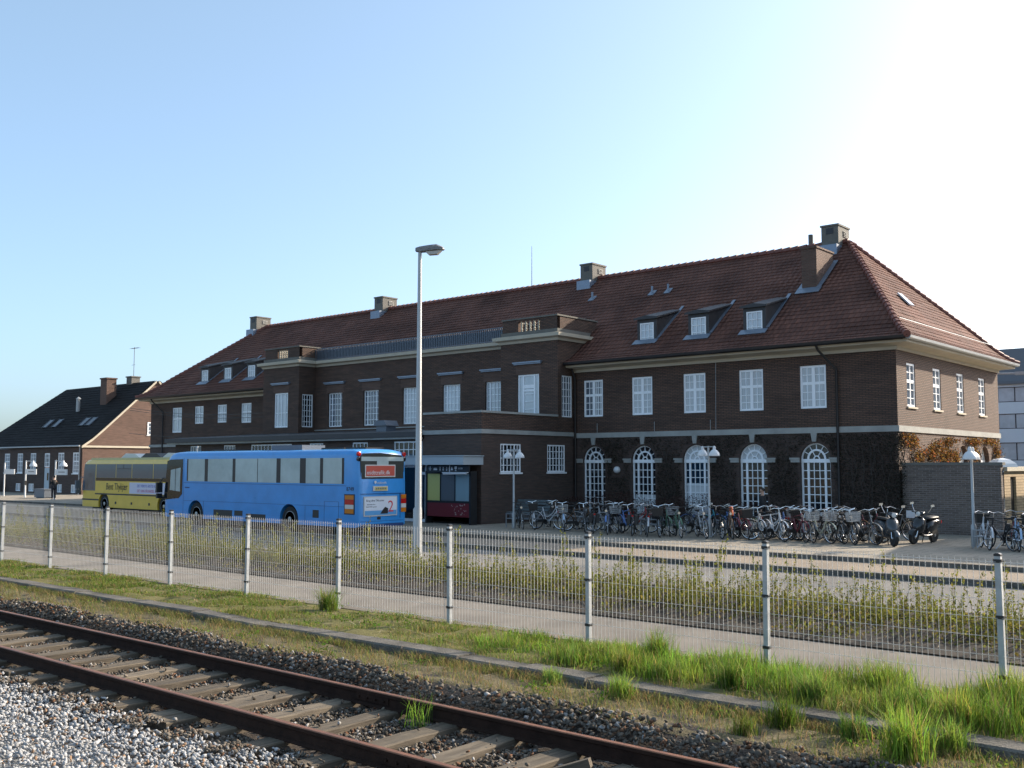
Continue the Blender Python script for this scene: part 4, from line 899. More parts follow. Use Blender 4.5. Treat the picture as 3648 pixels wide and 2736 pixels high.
# racks
M['rack'] = mat('rack_steel', (.30, .32, .34), .4, metal=.6)
for (a, b_, y, lab) in ((-26.2, -18.4, 30.15, 'galvanised bicycle rack rails on the shaded side of the plaza'), (-17.6, -12.3, 31.2, 'galvanised bicycle rack rails on the sunlit side of the plaza'), (-9.3, -6.2, 31.4, 'galvanised bicycle rack at the right edge of the photo')):
    t = thing('bicycle_rack', lab, 'bicycle rack', ((a + b_) / 2, y, 0), group='bicycle racks')
    for z, yy in ((.34, 0), (.34, .42), (.52, .0)): r_ = MB(); r_.tube([(a, y + yy, z), (b_, y + yy, z)], .02, 6); r_.build('rail', M['rack'], t)
    n = int((b_ - a) / 1.9) + 1
    for i in range(n + 1):
        x = a + (b_ - a) * i / n; r_ = MB(); r_.tube([(x, y, 0), (x, y, .54)], .025, 6); r_.tube([(x, y + .42, 0), (x, y + .42, .36)], .022, 6); r_.build('post', M['rack'], t)
    n = int((b_ - a) / .42)
    r_ = MB()
    for i in range(n):
        x = a + .2 + i * .42
        for q in (-.03, .03): r_.tube([(x + q, y, .34), (x + q, y + .05, .55), (x + q, y + .37, .55), (x + q, y + .42, .34)], .008, 4, cap=False)
    r_.build('wheel_holder', M['rack'], t)
cb = MB()
for z0, z1 in ((6.35, 5.55), (6.2, 5.3), (4.6, 4.4)):
    pts = [(-66 + 18 * i / 12, 36.2, z0 + (z1 - z0) * i / 12 - .35 * sin(pi * i / 12)) for i in range(13)]; cb.tube(pts, .018, 4); cb.cut()
for i, o in enumerate(cb.builds('cable', M['black'], None)): tag(o, ('black overhead cable sagging highest across the left wing', 'black overhead cable just below the highest one on the left wing', 'black cable sagging lowest above the flat roof')[i], 'cable', 'cables on the left wing')
# ================================================================ buses
def paint(name, c, rough=.32): return mat(name, c, rough, coat=.35, var=.12, scale=1.6, bump=.03, bscale=2.5)
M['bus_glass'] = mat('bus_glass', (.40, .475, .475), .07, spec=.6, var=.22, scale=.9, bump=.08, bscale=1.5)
M['tyre'] = mat('tyre_rubber', (.016, .016, .016), .85)
M['hub'] = mat('wheel_rim', (.32, .32, .31), .4, metal=.6)
M['red_lens'] = mat('red_lens', (.45, .012, .01), .2); M['amber'] = mat('amber_lens', (.55, .17, .015), .2); M['clear_lens'] = mat('clear_lens', (.55, .55, .53), .2)
def bus_body(xf, xr, y0, y1, z0, zs, zt, rake_f, rake_r):
    """lofted shell: xf front, xr rear, y0 the side towards us"""
    def section(iny, dz, top):
        a, b = y0 + iny, y1 - iny; r = .22; zt_ = top; pts = [(a, z0 + dz), (a, z0 + .05 + dz), (a, 1.0), (a, 1.7), (a, zt_ - r)]
        for k in range(1, 7): t = pi / 2 * k / 6; pts.append((a + r - r * cos(t), zt_ - r + r * sin(t)))
        mid = [(a + (b - a) * q, zt_ + .05 * sin(pi * q)) for q in (.25, .5, .75)]
        return pts + mid + [(y0 + y1 - p, z) for p, z in pts[::-1]]
    st_ = [(0, .14, .10, zt - .42), (.05, .05, .04, zt - .26), (.16, .012, .0, zt - .13), (.4, 0, 0, zt - .03), (.9, 0, 0, zt)]
    L = xr - xf; xs = [(a, i, d, t, 1 - a / .9 if a < .9 else 0, 0) for a, i, d, t in st_]
    n = 12
    for k in range(1, n): xs.append((.9 + (L - 1.6) * k / n, 0, 0, zt, 0, 0))
    for a, i, d, t in ((.7, 0, 0, zt), (.35, 0, 0, zt - .01), (.14, .015, 0, zt - .05), (.04, .07, .04, zt - .12), (0, .16, .10, zt - .2)): xs.append((L - a, i, d, t, 0, 1 - a / .7))
    vs = []; fs = []
    for a, i, d, t, bf, br in xs:
        for y, z in section(i, d, t):
            vs.append((xf + a + bf * rake_f * max(0, z - 1.15) - br * rake_r * max(0, z - 1.6), y, z))
    m_ = len(section(0, 0, zt))
    for j in range(len(xs) - 1):
        for k in range(m_): k2 = (k + 1) % m_; fs.append((j * m_ + k, j * m_ + k2, (j + 1) * m_ + k2, (j + 1) * m_ + k))
    fs += [tuple(range(m_)), tuple(range((len(xs) - 1) * m_, len(xs) * m_))]
    mb = MB(); mb.add(vs, fs); return mb
def carve(o, cyls):
    for x, r, ya, yb, zc in cyls:
        c = MB(); c.lathe([(r, ya), (r, yb)], (x, 0, zc), 32, axis='y'); me = c.mesh('cut', []); t = bpy.data.objects.new('cut', me); COL.objects.link(t)
        md = o.modifiers.new('b', 'BOOLEAN'); md.object = t; md.operation = 'DIFFERENCE'; md.solver = 'EXACT'
        bpy.context.view_layer.update()
        new = bpy.data.meshes.new_from_object(o.evaluated_get(bpy.context.evaluated_depsgraph_get()))
        o.modifiers.clear(); o.data = new; bpy.data.objects.remove(t)
    o.data.polygons.foreach_set('use_smooth', [True] * len(o.data.polygons)); o.data.set_sharp_from_angle(angle=radians(28))
def wheel(parent, x, y, zg, R, w):
    k = MB(); k.lathe([(R * .62, 0), (R * .94, 0), (R, .04), (R, w - .04), (R * .94, w), (R * .62, w)], (x, y, zg + R), 28, axis='y'); t = k.build('wheel', M['tyre'], parent, smooth=40)
    h = MB(); h.lathe([(R * .63, .0), (R * .60, -.006), (R * .55, .02), (R * .40, .07), (R * .22, .05), (R * .20, -.02), (R * .10, -.03)], (x, y, zg + R), 24, axis='y')
    for q in range(8): a = q * pi / 4; h.lathe([(.025, 0), (.025, -.03)], (x + R * .30 * cos(a), y + .055, zg + R + R * .30 * sin(a)), 6, axis='y')
    h.build('rim', M['hub'], t, smooth=35)
    return t
def mirror(parent, x, y, z, m_):
    k = MB(); k.tube([(x + .25, y + .15, z + .5), (x - .05, y, z + .5), (x - .12, y - .12, z + .3)], .022, 6); k.box(x - .19, x - .06, y - .26, y + .0, z - .12, z + .32); k.box(x - .18, x - .07, y - .24, y, z - .36, z - .15); k.build('mirror', m_, parent)
# ---- blue bus
G = -.10
blue = paint('bus_blue', (.030, .255, .62)); dkb = mat('bus_blue_seam', (.008, .04, .14), .5)
bx0, bx1, by0, by1 = -39.98, -27.36, 23.6, 25.95
bb = thing('blue_bus', 'bright blue regional bus with advertisement on its rear, parked behind the fence', 'bus', (-33.6, 24.8, G))
body = bus_body(bx0, bx1, by0, by1, .22, 1.7, 2.95, .16, .05).build('body', blue, bb)
carve(body, [(-37.51, .56, by0 - .5, by0 + .5, G + .5), (-31.25, .56, by0 - .5, by0 + .5, G + .5), (-37.51, .56, by1 - .5, by1 + .5, G + .5), (-31.25, .56, by1 - .5, by1 + .5, G + .5)])
for x in (-37.51, -31.25): wheel(bb, x, by0 + .05, G, .49, .28); wheel(bb, x, by1 - .33, G, .49, .28)
ch_ = MB(); ch_.box(bx0 + .6, bx1 - .5, by0 + .35, by1 - .35, G + .2, .26); ch_.box(-36.6, -33, by0 + .25, by1 - .25, G + .12, .22); ch_.build('chassis', M['black'], bb)
P = front(by0)
div = [-38.2, -36.78, -34.83, -31.93, -30.45, -29.38, -28.12]
gz0, gz1 = 1.74, 2.66
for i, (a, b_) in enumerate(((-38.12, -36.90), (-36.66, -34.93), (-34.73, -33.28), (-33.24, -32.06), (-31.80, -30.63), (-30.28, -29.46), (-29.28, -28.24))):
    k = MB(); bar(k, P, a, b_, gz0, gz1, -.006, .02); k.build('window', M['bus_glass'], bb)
for a, b_ in ((-38.22, -38.125), (-36.895, -36.665), (-34.925, -34.735), (-33.275, -33.245), (-32.055, -31.805), (-30.625, -30.285), (-29.455, -29.285), (-28.235, -28.12)):
    k = MB(); bar(k, P, a, b_, gz0, gz1, -.005, .02); k.build('window_post', M['gutter'], bb)
k = MB(); pts = [(-39.74, 2.58), (-39.5, 2.64), (-38.52, 2.66), (-38.55, 1.2), (-38.8, 1.02), (-39.88, .94), (-39.95, 1.1)]
k.prism(pts, 'y', by0 - .008, by0 + .02); dw = k.build('driver_window', M['glass_dark'], bb)
k = MB(); k.prism([(-39.45, 2.2), (-38.7, 2.3), (-38.72, 1.3), (-39.5, 1.35)], 'y', by0 - .011, by0 - .009); k.build('pane', M['bus_glass'], dw)
k = MB(); bar(k, P, -39.1, -39.06, 1.3, 2.25, -.014, -.010); k.build('window_bar', M['black'], dw)
k = MB(); k.add([(bx0 - .004 + .16 * max(0, z - 1.15) * q, y, z) for z, q in ((1.0, 1), (2.42, 1)) for y in (by0 + .16, by1 - .16)], [(0, 1, 3, 2)]); k.build('windscreen', M['glass_dark'], bb, recalc=False)
mirror(bb, bx0 - .05, by0 + .0, 1.35, M['black']); mirror(bb, bx0 - .05, by1 + .2, 1.35, M['black'])
sm = MB()
for a, b_, z0, z1 in ((-38.45, -28.0, 1.665, 1.680), (-38.46, -38.445, .3, 2.7), (-38.4, -27.9, .93, .94), (-36.95, -36.93, .3, .93), (-30.3, -30.285, .3, .92), (-29.2, -29.185, .3, 1.1), (-28.4, -28.385, .3, 1.1), (-29.2, -28.4, 1.1, 1.11)): bar(sm, P, a, b_, z0, z1, -.003, .01); sm.cut()
sm.builds('panel_seam', dkb, bb)
k = MB(); bar(k, P, -36.2, -34.9, .30, .62, -.004, .02); bar(k, P, -34.75, -34.2, .42, .62, -.004, .02); bar(k, P, -33.9, -32.7, .30, .52, -.004, .02); k.builds('luggage_grille', M['black'], bb)
k = MB(); bar(k, P, -29.85, -29.5, .50, .78, -.004, .02); k.build('fuel_flap', M['black'], bb)
k = MB(); bar(k, P, -38.35, -38.0, 1.45, 1.50, -.004, .001); k.build('maker_badge', dkb, bb)
for z0, z1, m_ in ((1.20, 1.345, 'amber'), (1.02, 1.195, 'red_lens'), (.87, 1.015, 'clear_lens'), (.71, .865, 'amber')):
    k = MB(); bar(k, P, -28.05, -27.58, z0, z1, -.012, .03); k.build('tail_lamp', M[m_], bb)
    k = MB(); Q = side(bx1); bar(k, Q, by1 - .30, by1 - .06, z0, z1, -.010, .10); k.build('tail_lamp', M[m_], bb)
k = MB(); bar(k, P, -28.09, -27.54, .67, 1.385, -.008, .03); k.build('lamp_frame', M['black'], bb)
text('8749', .20, bb, M['black'], (-27.98, by0 - .006, 1.50)); 
for y in (by0 + .10, by1 - .10):
    for z, m_ in ((2.80, 'red_lens'), (2.62, 'glass_dark')):
        k = MB(); k.lathe([(.085, -.02), (.085, .05), (.05, .065)], (bx1 - .11, y, z), 14, axis='x'); k.build('marker_lamp', M[m_], bb)
Q = side(bx1)
k = MB(); ya, yb = by0 + .14, by1 - .16
k.prism([(ya, 1.92), (yb, 1.92), (yb + .02, 2.62), (yb - .12, 2.76), (ya + .9, 2.84), (ya + .12, 2.82), (ya - .02, 2.68)], 'x', bx1 - .20, bx1 - .028); rw = k.build('rear_window', mat('rear_glass', (.055, .06, .055), .06, spec=.7), bb)
k = MB(); bar(k, Q, ya + .02, yb - .02, 2.55, 2.70, .022, .03); bar(k, Q, ya + .75, ya + 1.3, 2.42, 2.56, .021, .03); k.build('blind', M['bus_glass'], rw)
k = MB(); bar(k, Q, 23.97, 25.33, 2.02, 2.38, .010, .026); sg_ = k.build('route_sign', mat('sign_red', (.48, .085, .055), .4), rw)
k = MB(); bar(k, Q, 23.93, 25.37, 1.98, 2.42, .013, .027); k.build('sign_border', M['clear_lens'], sg_)
text('midttrafik.dk', .215, sg_, M['white'], (bx1 - .008, 24.0, 2.07), rz=pi / 2)
P_ = MB()
for a, b_, z0, z1 in ((23.72, 25.78, 1.385, 1.40), (25.60, 25.615, .5, 1.385), (23.74, 25.75, .42, .43)): bar(P_, Q, a, b_, z0, z1, -.004, .02); P_.cut()
P_.builds('panel_seam', dkb, bb)
k = MB(); bar(k, Q, 24.30, 25.0, 1.49, 1.66, -.004, .02); k.build('plate_recess', M['clear_lens'], bb)
k = MB(); bar(k, Q, 24.38, 24.96, 1.505, 1.63, -.012, -.005); pl = k.build('number_plate', mat('plate_yellow', (.52, .42, .14), .45), bb)
k = MB(); r = random.Random(5)
for i in range(6): bar(k, Q, 24.43 + i * .085, 24.43 + i * .085 + .05, 1.54, 1.60, -.014, -.012); 
k.build('plate_marks', M['rail_grey'], pl)
text('midttrafik', .115, bb, M['white'], (bx1 + .005, 24.48, 1.74), rz=pi / 2)
k = MB(); k.lathe([(.055, 0), (.055, .006)], (bx1, 24.40, 1.80), 12, axis='x'); k.build('emblem', M['white'], bb)
# advertising board
k = MB(); bar(k, Q, 23.86, 25.44, .60, 1.30, -.020, .02); ad = k.build('advert_board', M['clear_lens'], bb)
k = MB(); bar(k, Q, 23.90, 25.40, .64, 1.26, -.026, -.0205); bd = k.build('advert_sheet', mat('advert_white', (.62, .66, .72), .4), ad)
k = MB(); bar(k, Q, 23.90, 25.40, .64, .80, -.0285, -.0265); k.build('printed_sea', mat('advert_blue', (.10, .32, .60), .4), bd)
text('Brug dine TALenter', .105, bd, M['black'], (bx1 + .027, 23.96, 1.12), rz=pi / 2)
text('dine bedste til os', .055, bd, M['black'], (bx1 + .027, 24.0, 1.00), rz=pi / 2); text('dansk teknik og vogne', .055, bd, M['black'], (bx1 + .027, 23.96, .92), rz=pi / 2)
text('2', .58, bd, mat('advert_red', (.55, .06, .07), .4), (bx1 + .029, 24.98, .74), rz=pi / 2)
k = MB(); k.prism([(24.62, .68), (24.98, .68), (25.0, .86), (24.85, .92), (24.72, .80)], 'x', bx1 + .029, bx1 + .031); k.build('printed_figure', M['gutter'], bd)
k = MB(); bar(k, Q, 24.5, 24.66, .48, .57, -.010, .01); k.build('handle', M['black'], bb)
k = MB(); k.box(bx1 - .25, bx1 + .02, by0 + .2, by1 - .2, .22, .33); k.build('bumper', dkb, bb)
k = MB(); k.box(-33.2, -31.3, 24.2, 25.3, 2.96, 3.17); k.build('roof_unit', M['rail_grey'], bb)
for a, b_ in ((-37.6, -36.2), (-30.4, -29.1), (-29.0, -27.9)): k = MB(); k.box(a, b_, 24.4, 25.3, 2.97, 3.05); k.build('roof_hatch', M['gutter'], bb)
k = MB(); k.tube([(-38.3, 24.1, 2.94), (-38.3, 24.1, 3.16)], .014, 5); k.lathe([(.05, 0), (.05, .07)], (-38.3, 24.1, 3.14), 8); k.build('aerial', M['galv'], bb)
# ---- yellow bus
yel = paint('bus_yellow', (.70, .46, .05)); yx0, yx1, yy0, yy1 = -53.9, -42.0, 26.9, 29.3
roof_y = paint('bus_roof_yellow', (.50, .45, .20), .5)
yb_ = thing('yellow_bus', 'mustard yellow coach with dark window band partly hidden behind the blue bus', 'bus', (-48, 28, G))
body = bus_body(yx0, yx1, yy0, yy1, .2, 1.7, 2.72, .10, .03).build('body', yel, yb_)
carve(body, [(-51.45, .56, yy0 - .5, yy0 + .5, G + .48), (-45.6, .56, yy0 - .5, yy0 + .5, G + .48)])
for x in (-51.45, -45.6): wheel(yb_, x, yy0 + .05, G, .48, .28); wheel(yb_, x, yy1 - .33, G, .48, .28)
k = MB(); k.box(yx0 + .6, yx1 - .5, yy0 + .35, yy1 - .35, G + .2, .24); k.build('chassis', M['black'], yb_)
P = front(yy0)
wb = mat('coach_glass', (.09, .12, .15), .05, spec=.9)
xs = [-52.35, -50.25, -48.65, -46.6, -44.5, -42.4]
for a, b_ in zip(xs[:-1], xs[1:]): k = MB(); bar(k, P, a + .025, b_ - .025, 1.74, 2.46, -.006, .02); k.build('window', wb, yb_)
k = MB(); bar(k, P, xs[0], xs[-1], 1.58, 1.735, -.005, .02); k.build('window_band', M['glass_dark'], yb_)
k = MB(); bar(k, P, -50.15, -48.75, 2.2, 2.235, -.012, -.005); bar(k, P, -49.5, -49.46, 2.235, 2.46, -.012, -.005); k.build('vent_window', M['black'], yb_)
k = MB(); k.prism([(-53.6, 2.46), (-52.4, 2.46), (-52.4, 1.05), (-53.82, 1.05)], 'y', yy0 - .006, yy0 + .02); dw = k.build('driver_window', wb, yb_)
k = MB(); k.prism([(-53.5, 2.0), (-52.6, 2.0), (-52.6, 1.12), (-53.6, 1.12)], 'y', yy0 - .010, yy0 - .0065); k.build('pane', M['glass_mid'], dw)
k = MB(); k.add([(yx0 - .004 + .10 * max(0, z - 1.15), y, z) for z in (1.0, 2.25) for y in (yy0 + .16, yy1 - .16)], [(0, 1, 3, 2)]); k.build('windscreen', M['glass_dark'], yb_, recalc=False)
k = MB(); k.box(yx0 + .8, yx1 - .3, yy0 + .1, yy1 - .1, 2.68, 2.79); k.build('roof_skin', roof_y, yb_)
for a, b_, m_ in ((-50.9, -49.0, M['clear_lens']), (-48.9, -46.9, M['gutter']), (-46.8, -45.2, M['clear_lens'])):
    k = MB(); k.prism([(a, 2.79), (b_, 2.79), (b_ - .5, 3.0), (a + .5, 3.02)], 'y', yy0 + .6, yy1 - .6); k.build('roof_pod', m_, yb_)
k = MB(); bar(k, P, -52.4, -42.4, .86, .93, -.008, .02); bar(k, P, -53.8, -52.0, .54, .62, -.006, .02); k.builds('trim_strip', M['gutter'], yb_)
for x in (-50.2, -48.6, -46.9): k = MB(); bar(k, P, x - .06, x + .06, .40, .52, -.02, .02); k.build('latch', M['black'], yb_)
text('Bent Thykjær', .50, yb_, M['black'], (-51.25, yy0 - .008, 1.13), shear=.12, sx=.80)
k = MB(); bar(k, P, -48.85, -43.6, .96, 1.52, -.006, .01); ad = k.build('advert_panel', mat('advert_pale', (.58, .56, .66), .4), yb_)
text('DET FØRSTE ÅRSTID KOMMER', .20, ad, mat('ink_blue', (.10, .12, .40), .5), (-48.1, yy0 - .008, 1.29), sx=.86)
text('DET KAN FÅS BARSEL HOS', .20, ad, mat('ink_red', (.50, .07, .16), .5), (-48.1, yy0 - .008, 1.04), sx=.86)
mirror(yb_, yx0 - .05, yy0, 1.25, M['rail_grey'])
# ================================================================ bicycles
BC = {k: paint('bike_' + k, c, .35) for k, c in dict(black=(.015, .015, .017), white=(.55, .57, .60), teal=(.05, .34, .38), silver=(.38, .39, .40), blue=(.08, .17, .42), red=(.30, .03, .03), green=(.05, .12, .07), cream=(.45, .47, .38), brown=(.13, .07, .035), grey=(.13, .14, .15), paleblue=(.30, .44, .62), burgundy=(.14, .02, .035)).items()}
M['chrome'] = mat('chrome', (.70, .70, .71), .18, metal=1.0)
M['bike_tyre'] = mat('bike_tyre', (.018, .018, .018), .8); M['saddle'] = mat('saddle_black', (.018, .017, .017), .5)
M['basket'] = mat('basket_wire', (.42, .43, .44), .4, metal=.6)
def arcpts(R, a0, a1, c, n=10, y=0): return [(c[0] + R * cos(a0 + (a1 - a0) * i / n), y, c[2] + R * sin(a0 + (a1 - a0) * i / n)) for i in range(n + 1)]
RW, FW, BBK = (-.54, 0, .34), (.54, 0, .34), (-.08, 0, .29)
def bike_meshes():
    D = {}
    for kind in ('lady', 'men', 'step'):
        f = MB(); r = .019
        ht, hb_ = (.36, 0, .93), (.41, 0, .70)
        f.tube([ht, hb_], .023, 8); f.tube([BBK, (-.23, 0, .86)], .019, 8)
        if kind == 'men': f.tube([(.37, 0, .88), (-.20, 0, .80)], .017, 8); f.tube([hb_, BBK], .021, 8)
        elif kind == 'lady': f.tube([(.41, 0, .72), (.25, 0, .52), (.08, 0, .36), BBK], .024, 8); f.tube([(.38, 0, .84), (.2, 0, .62), (0, 0, .48), (-.15, 0, .52)], .015, 8)
        else: f.tube([(.40, 0, .74), (.22, 0, .45), (.05, 0, .31), BBK], .033, 8)
        for s_ in (-1, 1):
            f.tube([(-.08, .03 * s_, .29), (-.54, .055 * s_, .34)], .010, 6); f.tube([(-.20, .02 * s_, .76), (-.54, .055 * s_, .34)], .009, 6)
            f.tube([(.41, .03 * s_, .70), (.44, .05 * s_, .62), (.50, .055 * s_, .42), (.54, .055 * s_, .34)], .012, 6)
        D['frame_' + kind] = f.mesh('frame', BC['black'], smooth=40)
    f = MB()
    R_ = .322; f.torus((0, 0, 0), R_, .019, 30, 6); D['tyre'] = f.mesh('wheel', M['bike_tyre'], smooth=True)
    f = MB(); f.torus((0, 0, 0), .300, .010, 30, 5); f.lathe([(.022, -.035), (.022, .035)], (0, 0, 0), 8, axis='y')
    for k in range(16): a = 2 * pi * k / 16; f.tube([(.02 * cos(a + .7), (-.03 if k % 2 else .03), .02 * sin(a + .7)), (.295 * cos(a), 0, .295 * sin(a))], .0022, 3, cap=False)
    D['rim'] = f.mesh('rim', M['chrome'])
    f = MB(); f.tube([(-.24, 0, .84), (-.255, 0, .93)], .014, 6); f.add([(-.40, .09, .95), (-.40, -.09, .95), (-.25, -.075, .955), (-.12, -.02, .94), (-.12, .02, .94), (-.25, .075, .955), (-.39, .07, .895), (-.39, -.07, .895), (-.12, 0, .90)], [(0, 1, 2, 5), (5, 2, 3, 4), (0, 6, 7, 1), (1, 7, 8, 3, 2), (5, 4, 8, 6, 0), (3, 8, 4), (6, 8, 7)])
    D['saddle'] = f.mesh('saddle', M['saddle'])
    f = MB(); f.tube([(.36, 0, .92), (.345, 0, 1.05)], .013, 6); f.tube([(.12, -.30, 1.02), (.24, -.27, 1.05), (.36, -.16, 1.10), (.38, 0, 1.06), (.36, .16, 1.10), (.24, .27, 1.05), (.12, .30, 1.02)], .011, 6)
    D['bar_swept'] = f.mesh('handlebar', M['chrome'], smooth=40)
    f = MB(); f.tube([(.36, 0, .92), (.37, 0, 1.03)], .013, 6); f.tube([(.33, -.31, 1.05), (.37, -.1, 1.04), (.38, 0, 1.03), (.37, .1, 1.04), (.33, .31, 1.05)], .011, 6); D['bar_flat'] = f.mesh('handlebar', M['black'], smooth=40)
    f = MB(); [f.tube([(.22, s_ * .275, 1.045), (.11, s_ * .303, 1.018)], .016, 6) for s_ in (-1, 1)]; D['grip'] = f.mesh('grip', M['black'])
    f = MB(); f.lathe([(.0, .0), (.045, .0), (.05, -.04), (.02, -.09)], (.47, 0, .85), 10, axis='x'); D['headlamp'] = f.mesh('headlamp', M['chrome'], smooth=40)
    for nm, c, a0, a1 in (('guard_rear', RW, .35, 3.0), ('guard_front', FW, .75, 2.9)):
        f = MB(); p = arcpts(.352, a0 - (.25 if nm == 'guard_rear' else .35), a1, c, 14); vs = []; fs = []
        for i, q in enumerate(p):
            vs += [(q[0], -.028, q[2] - .008), (q[0], 0, q[2] + .006), (q[0], .028, q[2] - .008)]
        for i in range(len(p) - 1): fs += [(i * 3, i * 3 + 1, i * 3 + 4, i * 3 + 3), (i * 3 + 1, i * 3 + 2, i * 3 + 5, i * 3 + 4)]
        f.add(vs, fs); D[nm] = f.mesh('mudguard', BC['silver'], smooth=True)
    f = MB()
    for s_ in (-.05, 0, .05): f.tube([(-.26, s_, .73), (-.82, s_, .735)], .007, 4)
    for s_ in (-1, 1): f.tube([(-.80, s_ * .05, .73), (-.56, s_ * .065, .36)], .006, 4); f.tube([(-.4, s_ * .05, .73), (-.55, s_ * .065, .36)], .006, 4)
    D['rack'] = f.mesh('carrier', M['black'])
    f = MB(); f.lathe([(.095, -.008), (.095, .0)], (-.08, -.05, .29), 20, axis='y'); f.obox((-.03, -.075, .22), (.05, 0, -.08), (0, .008, 0), (.009, 0, .006)); f.obox((-.13, .075, .36), (.05, 0, -.08), (0, .008, 0), (.009, 0, .006)); f.box(-.0, .08, -.16, -.07, .12, .145); f.box(-.24, -.16, .07, .16, .435, .46); f.obox((-.31, -.052, .33), (.25, 0, .02), (0, .006, 0), (0, 0, .055))
    D['crank'] = f.mesh('crank_and_chainguard', M['black'])
    f = MB(); f.tube([(-.18, .06, .27), (-.10, .24, .02)], .010, 5); D['stand'] = f.mesh('kickstand', M['chrome'])
    f = MB()
    for z in (.74, .81, .88, .95, 1.0): k = .85 + .15 * (z - .74) / .26; a, b_ = .15 * k, .19 * k; q = [(.58 - a, -b_, z), (.58 + a, -b_, z), (.58 + a, b_, z), (.58 - a, b_, z)]; [f.tube([q[i], q[(i + 1) % 4]], .006, 4, cap=False) for i in range(4)]
    for i in range(9): t = -1 + 2 * i / 8; [f.tube([(.58 + .13 * t, s_ * .16, .74), (.58 + .15 * t, s_ * .19, 1.0)], .004, 4, cap=False) for s_ in (-1, 1)]; [f.tube([(.58 + s_ * .1275, .16 * t, .74), (.58 + s_ * .15, .19 * t, 1.0)], .004, 4, cap=False) for s_ in (-1, 1)]
    f.box(.455, .705, -.16, .16, .735, .74); D['basket'] = f.mesh('basket', M['basket'])
    f = MB(); f.add([(.44, -.15, .74), (.72, -.15, .74), (.72, .15, .74), (.44, .15, .74), (.41, -.18, 1.02), (.76, -.19, 1.02), (.76, .19, 1.02), (.41, .18, 1.02)], [(0, 3, 2, 1), (4, 5, 6, 7), (0, 1, 5, 4), (1, 2, 6, 5), (2, 3, 7, 6), (3, 0, 4, 7)]); D['bag'] = f.mesh('front_bag', M['saddle'])
    f = MB(); f.box(-.80, -.46, -.15, .15, .75, .99); D['crate'] = f.mesh('crate', M['basket'])
    f = MB(); f.box(-.84, -.80, -.03, .03, .69, .745); D['rear_light'] = f.mesh('rear_light', M['red_lens'])
    f = MB()
    for s_ in (-1, 1): f.box(-.78, -.42, s_ * .07, s_ * .19, .42, .74)
    D['panniers'] = f.mesh('pannier_bags', M['saddle'])
    return D
BD = bike_meshes()
def put(nm, me, parent, loc=(0, 0, 0), m=None, rot=(0, 0, 0)):
    o = link(nm, me, parent, True); o.location = loc; o.rotation_euler = rot
    if m is not None: o.material_slots[0].link = 'OBJECT'; o.material_slots[0].material = m
    return o
BG_ = 'bicycles parked on the plaza'
def bike(x, y, deg, kind, col, label, acc='', bar_='swept', guard=None, lean=4, steer=0, s=.97):
    t = thing('bicycle', label, 'bicycle', (x, y, 0), radians(deg), BG_, s); t.rotation_euler = (radians(lean), 0, radians(deg))
    put('frame', BD['frame_' + kind], t, m=BC[col])
    for c in (RW, FW):
        w = put('wheel', BD['tyre'], t, c, rot=(0, random.uniform(0, 1), radians(steer) if c is FW else 0)); put('rim', BD['rim'], w)
    put('saddle', BD['saddle'], t); h = put('handlebar', BD['bar_' + bar_], t)
    if bar_ == 'swept': put('grip', BD['grip'], h)
    put('crank_and_chainguard', BD['crank'], t); put('kickstand', BD['stand'], t)
    g_ = BC[guard] if guard else BC[col]
    if 'n' not in acc: put('mudguard', BD['guard_rear'], t, m=g_); put('mudguard', BD['guard_front'], t, m=g_); put('carrier', BD['rack'], t)
    if 'l' in acc: put('headlamp', BD['headlamp'], t)
    if 'k' in acc: put('basket', BD['basket'], t)
    if 'b' in acc: put('front_bag', BD['bag'], t)
    if 'c' in acc: put('crate', BD['crate'], t)
    if 'p' in acc: put('pannier_bags', BD['panniers'], t)
    if 'r' in acc: put('rear_light', BD['rear_light'], t)
    return t
bike(-25.1, 29.75, -42, 'men', 'black', 'black bicycle leaning by the twin lamp post in front of the bench', 'l', 'flat')
bike(-24.1, 30.15, 8, 'lady', 'white', 'white step through bicycle seen broadside, leftmost pale frame in the rack', 'l')
bike(-23.05, 29.75, -50, 'lady', 'silver', 'silver grey bicycle with wire front basket seen end on', 'kl', guard='paleblue')
bike(-22.7, 30.9, 14, 'men', 'silver', 'thin silver framed bicycle behind the basket bicycle', '', 'flat')
bike(-22.15, 29.9, -58, 'men', 'black', 'black bicycle with white swept handlebar in the shaded row', '')
bike(-21.65, 29.6, 128, 'lady', 'black', 'black bicycle with red rear light and dark pannier bags', 'pr')
bike(-20.9, 29.55, -60, 'lady', 'grey', 'grey bicycle with straight handlebar and blue mudguards', 'l', 'flat', 'blue')
bike(-20.6, 30.8, 20, 'lady', 'red', 'red bicycle half hidden in the second shaded row')
bike(-19.9, 29.6, 118, 'men', 'black', 'black bicycle with silver front fork facing the wall', 'pr')
bike(-19.35, 29.55, 126, 'lady', 'black', 'black bicycle with a bright white rear mudguard', 'r', guard='white')
bike(-19.3, 30.75, -30, 'men', 'black', 'black bicycle with grey wire basket in the second shaded row', 'k')
bike(-18.75, 29.6, -66, 'lady', 'black', 'dark bicycle with chrome handlebar and black front bag', 'bl')
bike(-18.2, 29.75, -48, 'men', 'green', 'dark green bicycle with low flat handlebar at the end of the shaded row', 'l', 'flat')
bike(-17.9, 32.0, 18, 'lady', 'teal', 'teal step through bicycle in the back row left of the twin lamp', 'b')
bike(-18.7, 32.2, 30, 'men', 'blue', 'dark blue bicycle in the back row beside the teal one')
bike(-17.45, 30.0, -44, 'men', 'silver', 'silver and black bicycle with round headlamp right by the twin lamp', 'l', 'swept', 'black')
bike(-16.55, 30.35, -56, 'men', 'brown', 'brown bicycle carrying an orange roll on its front', 'l', 'flat')
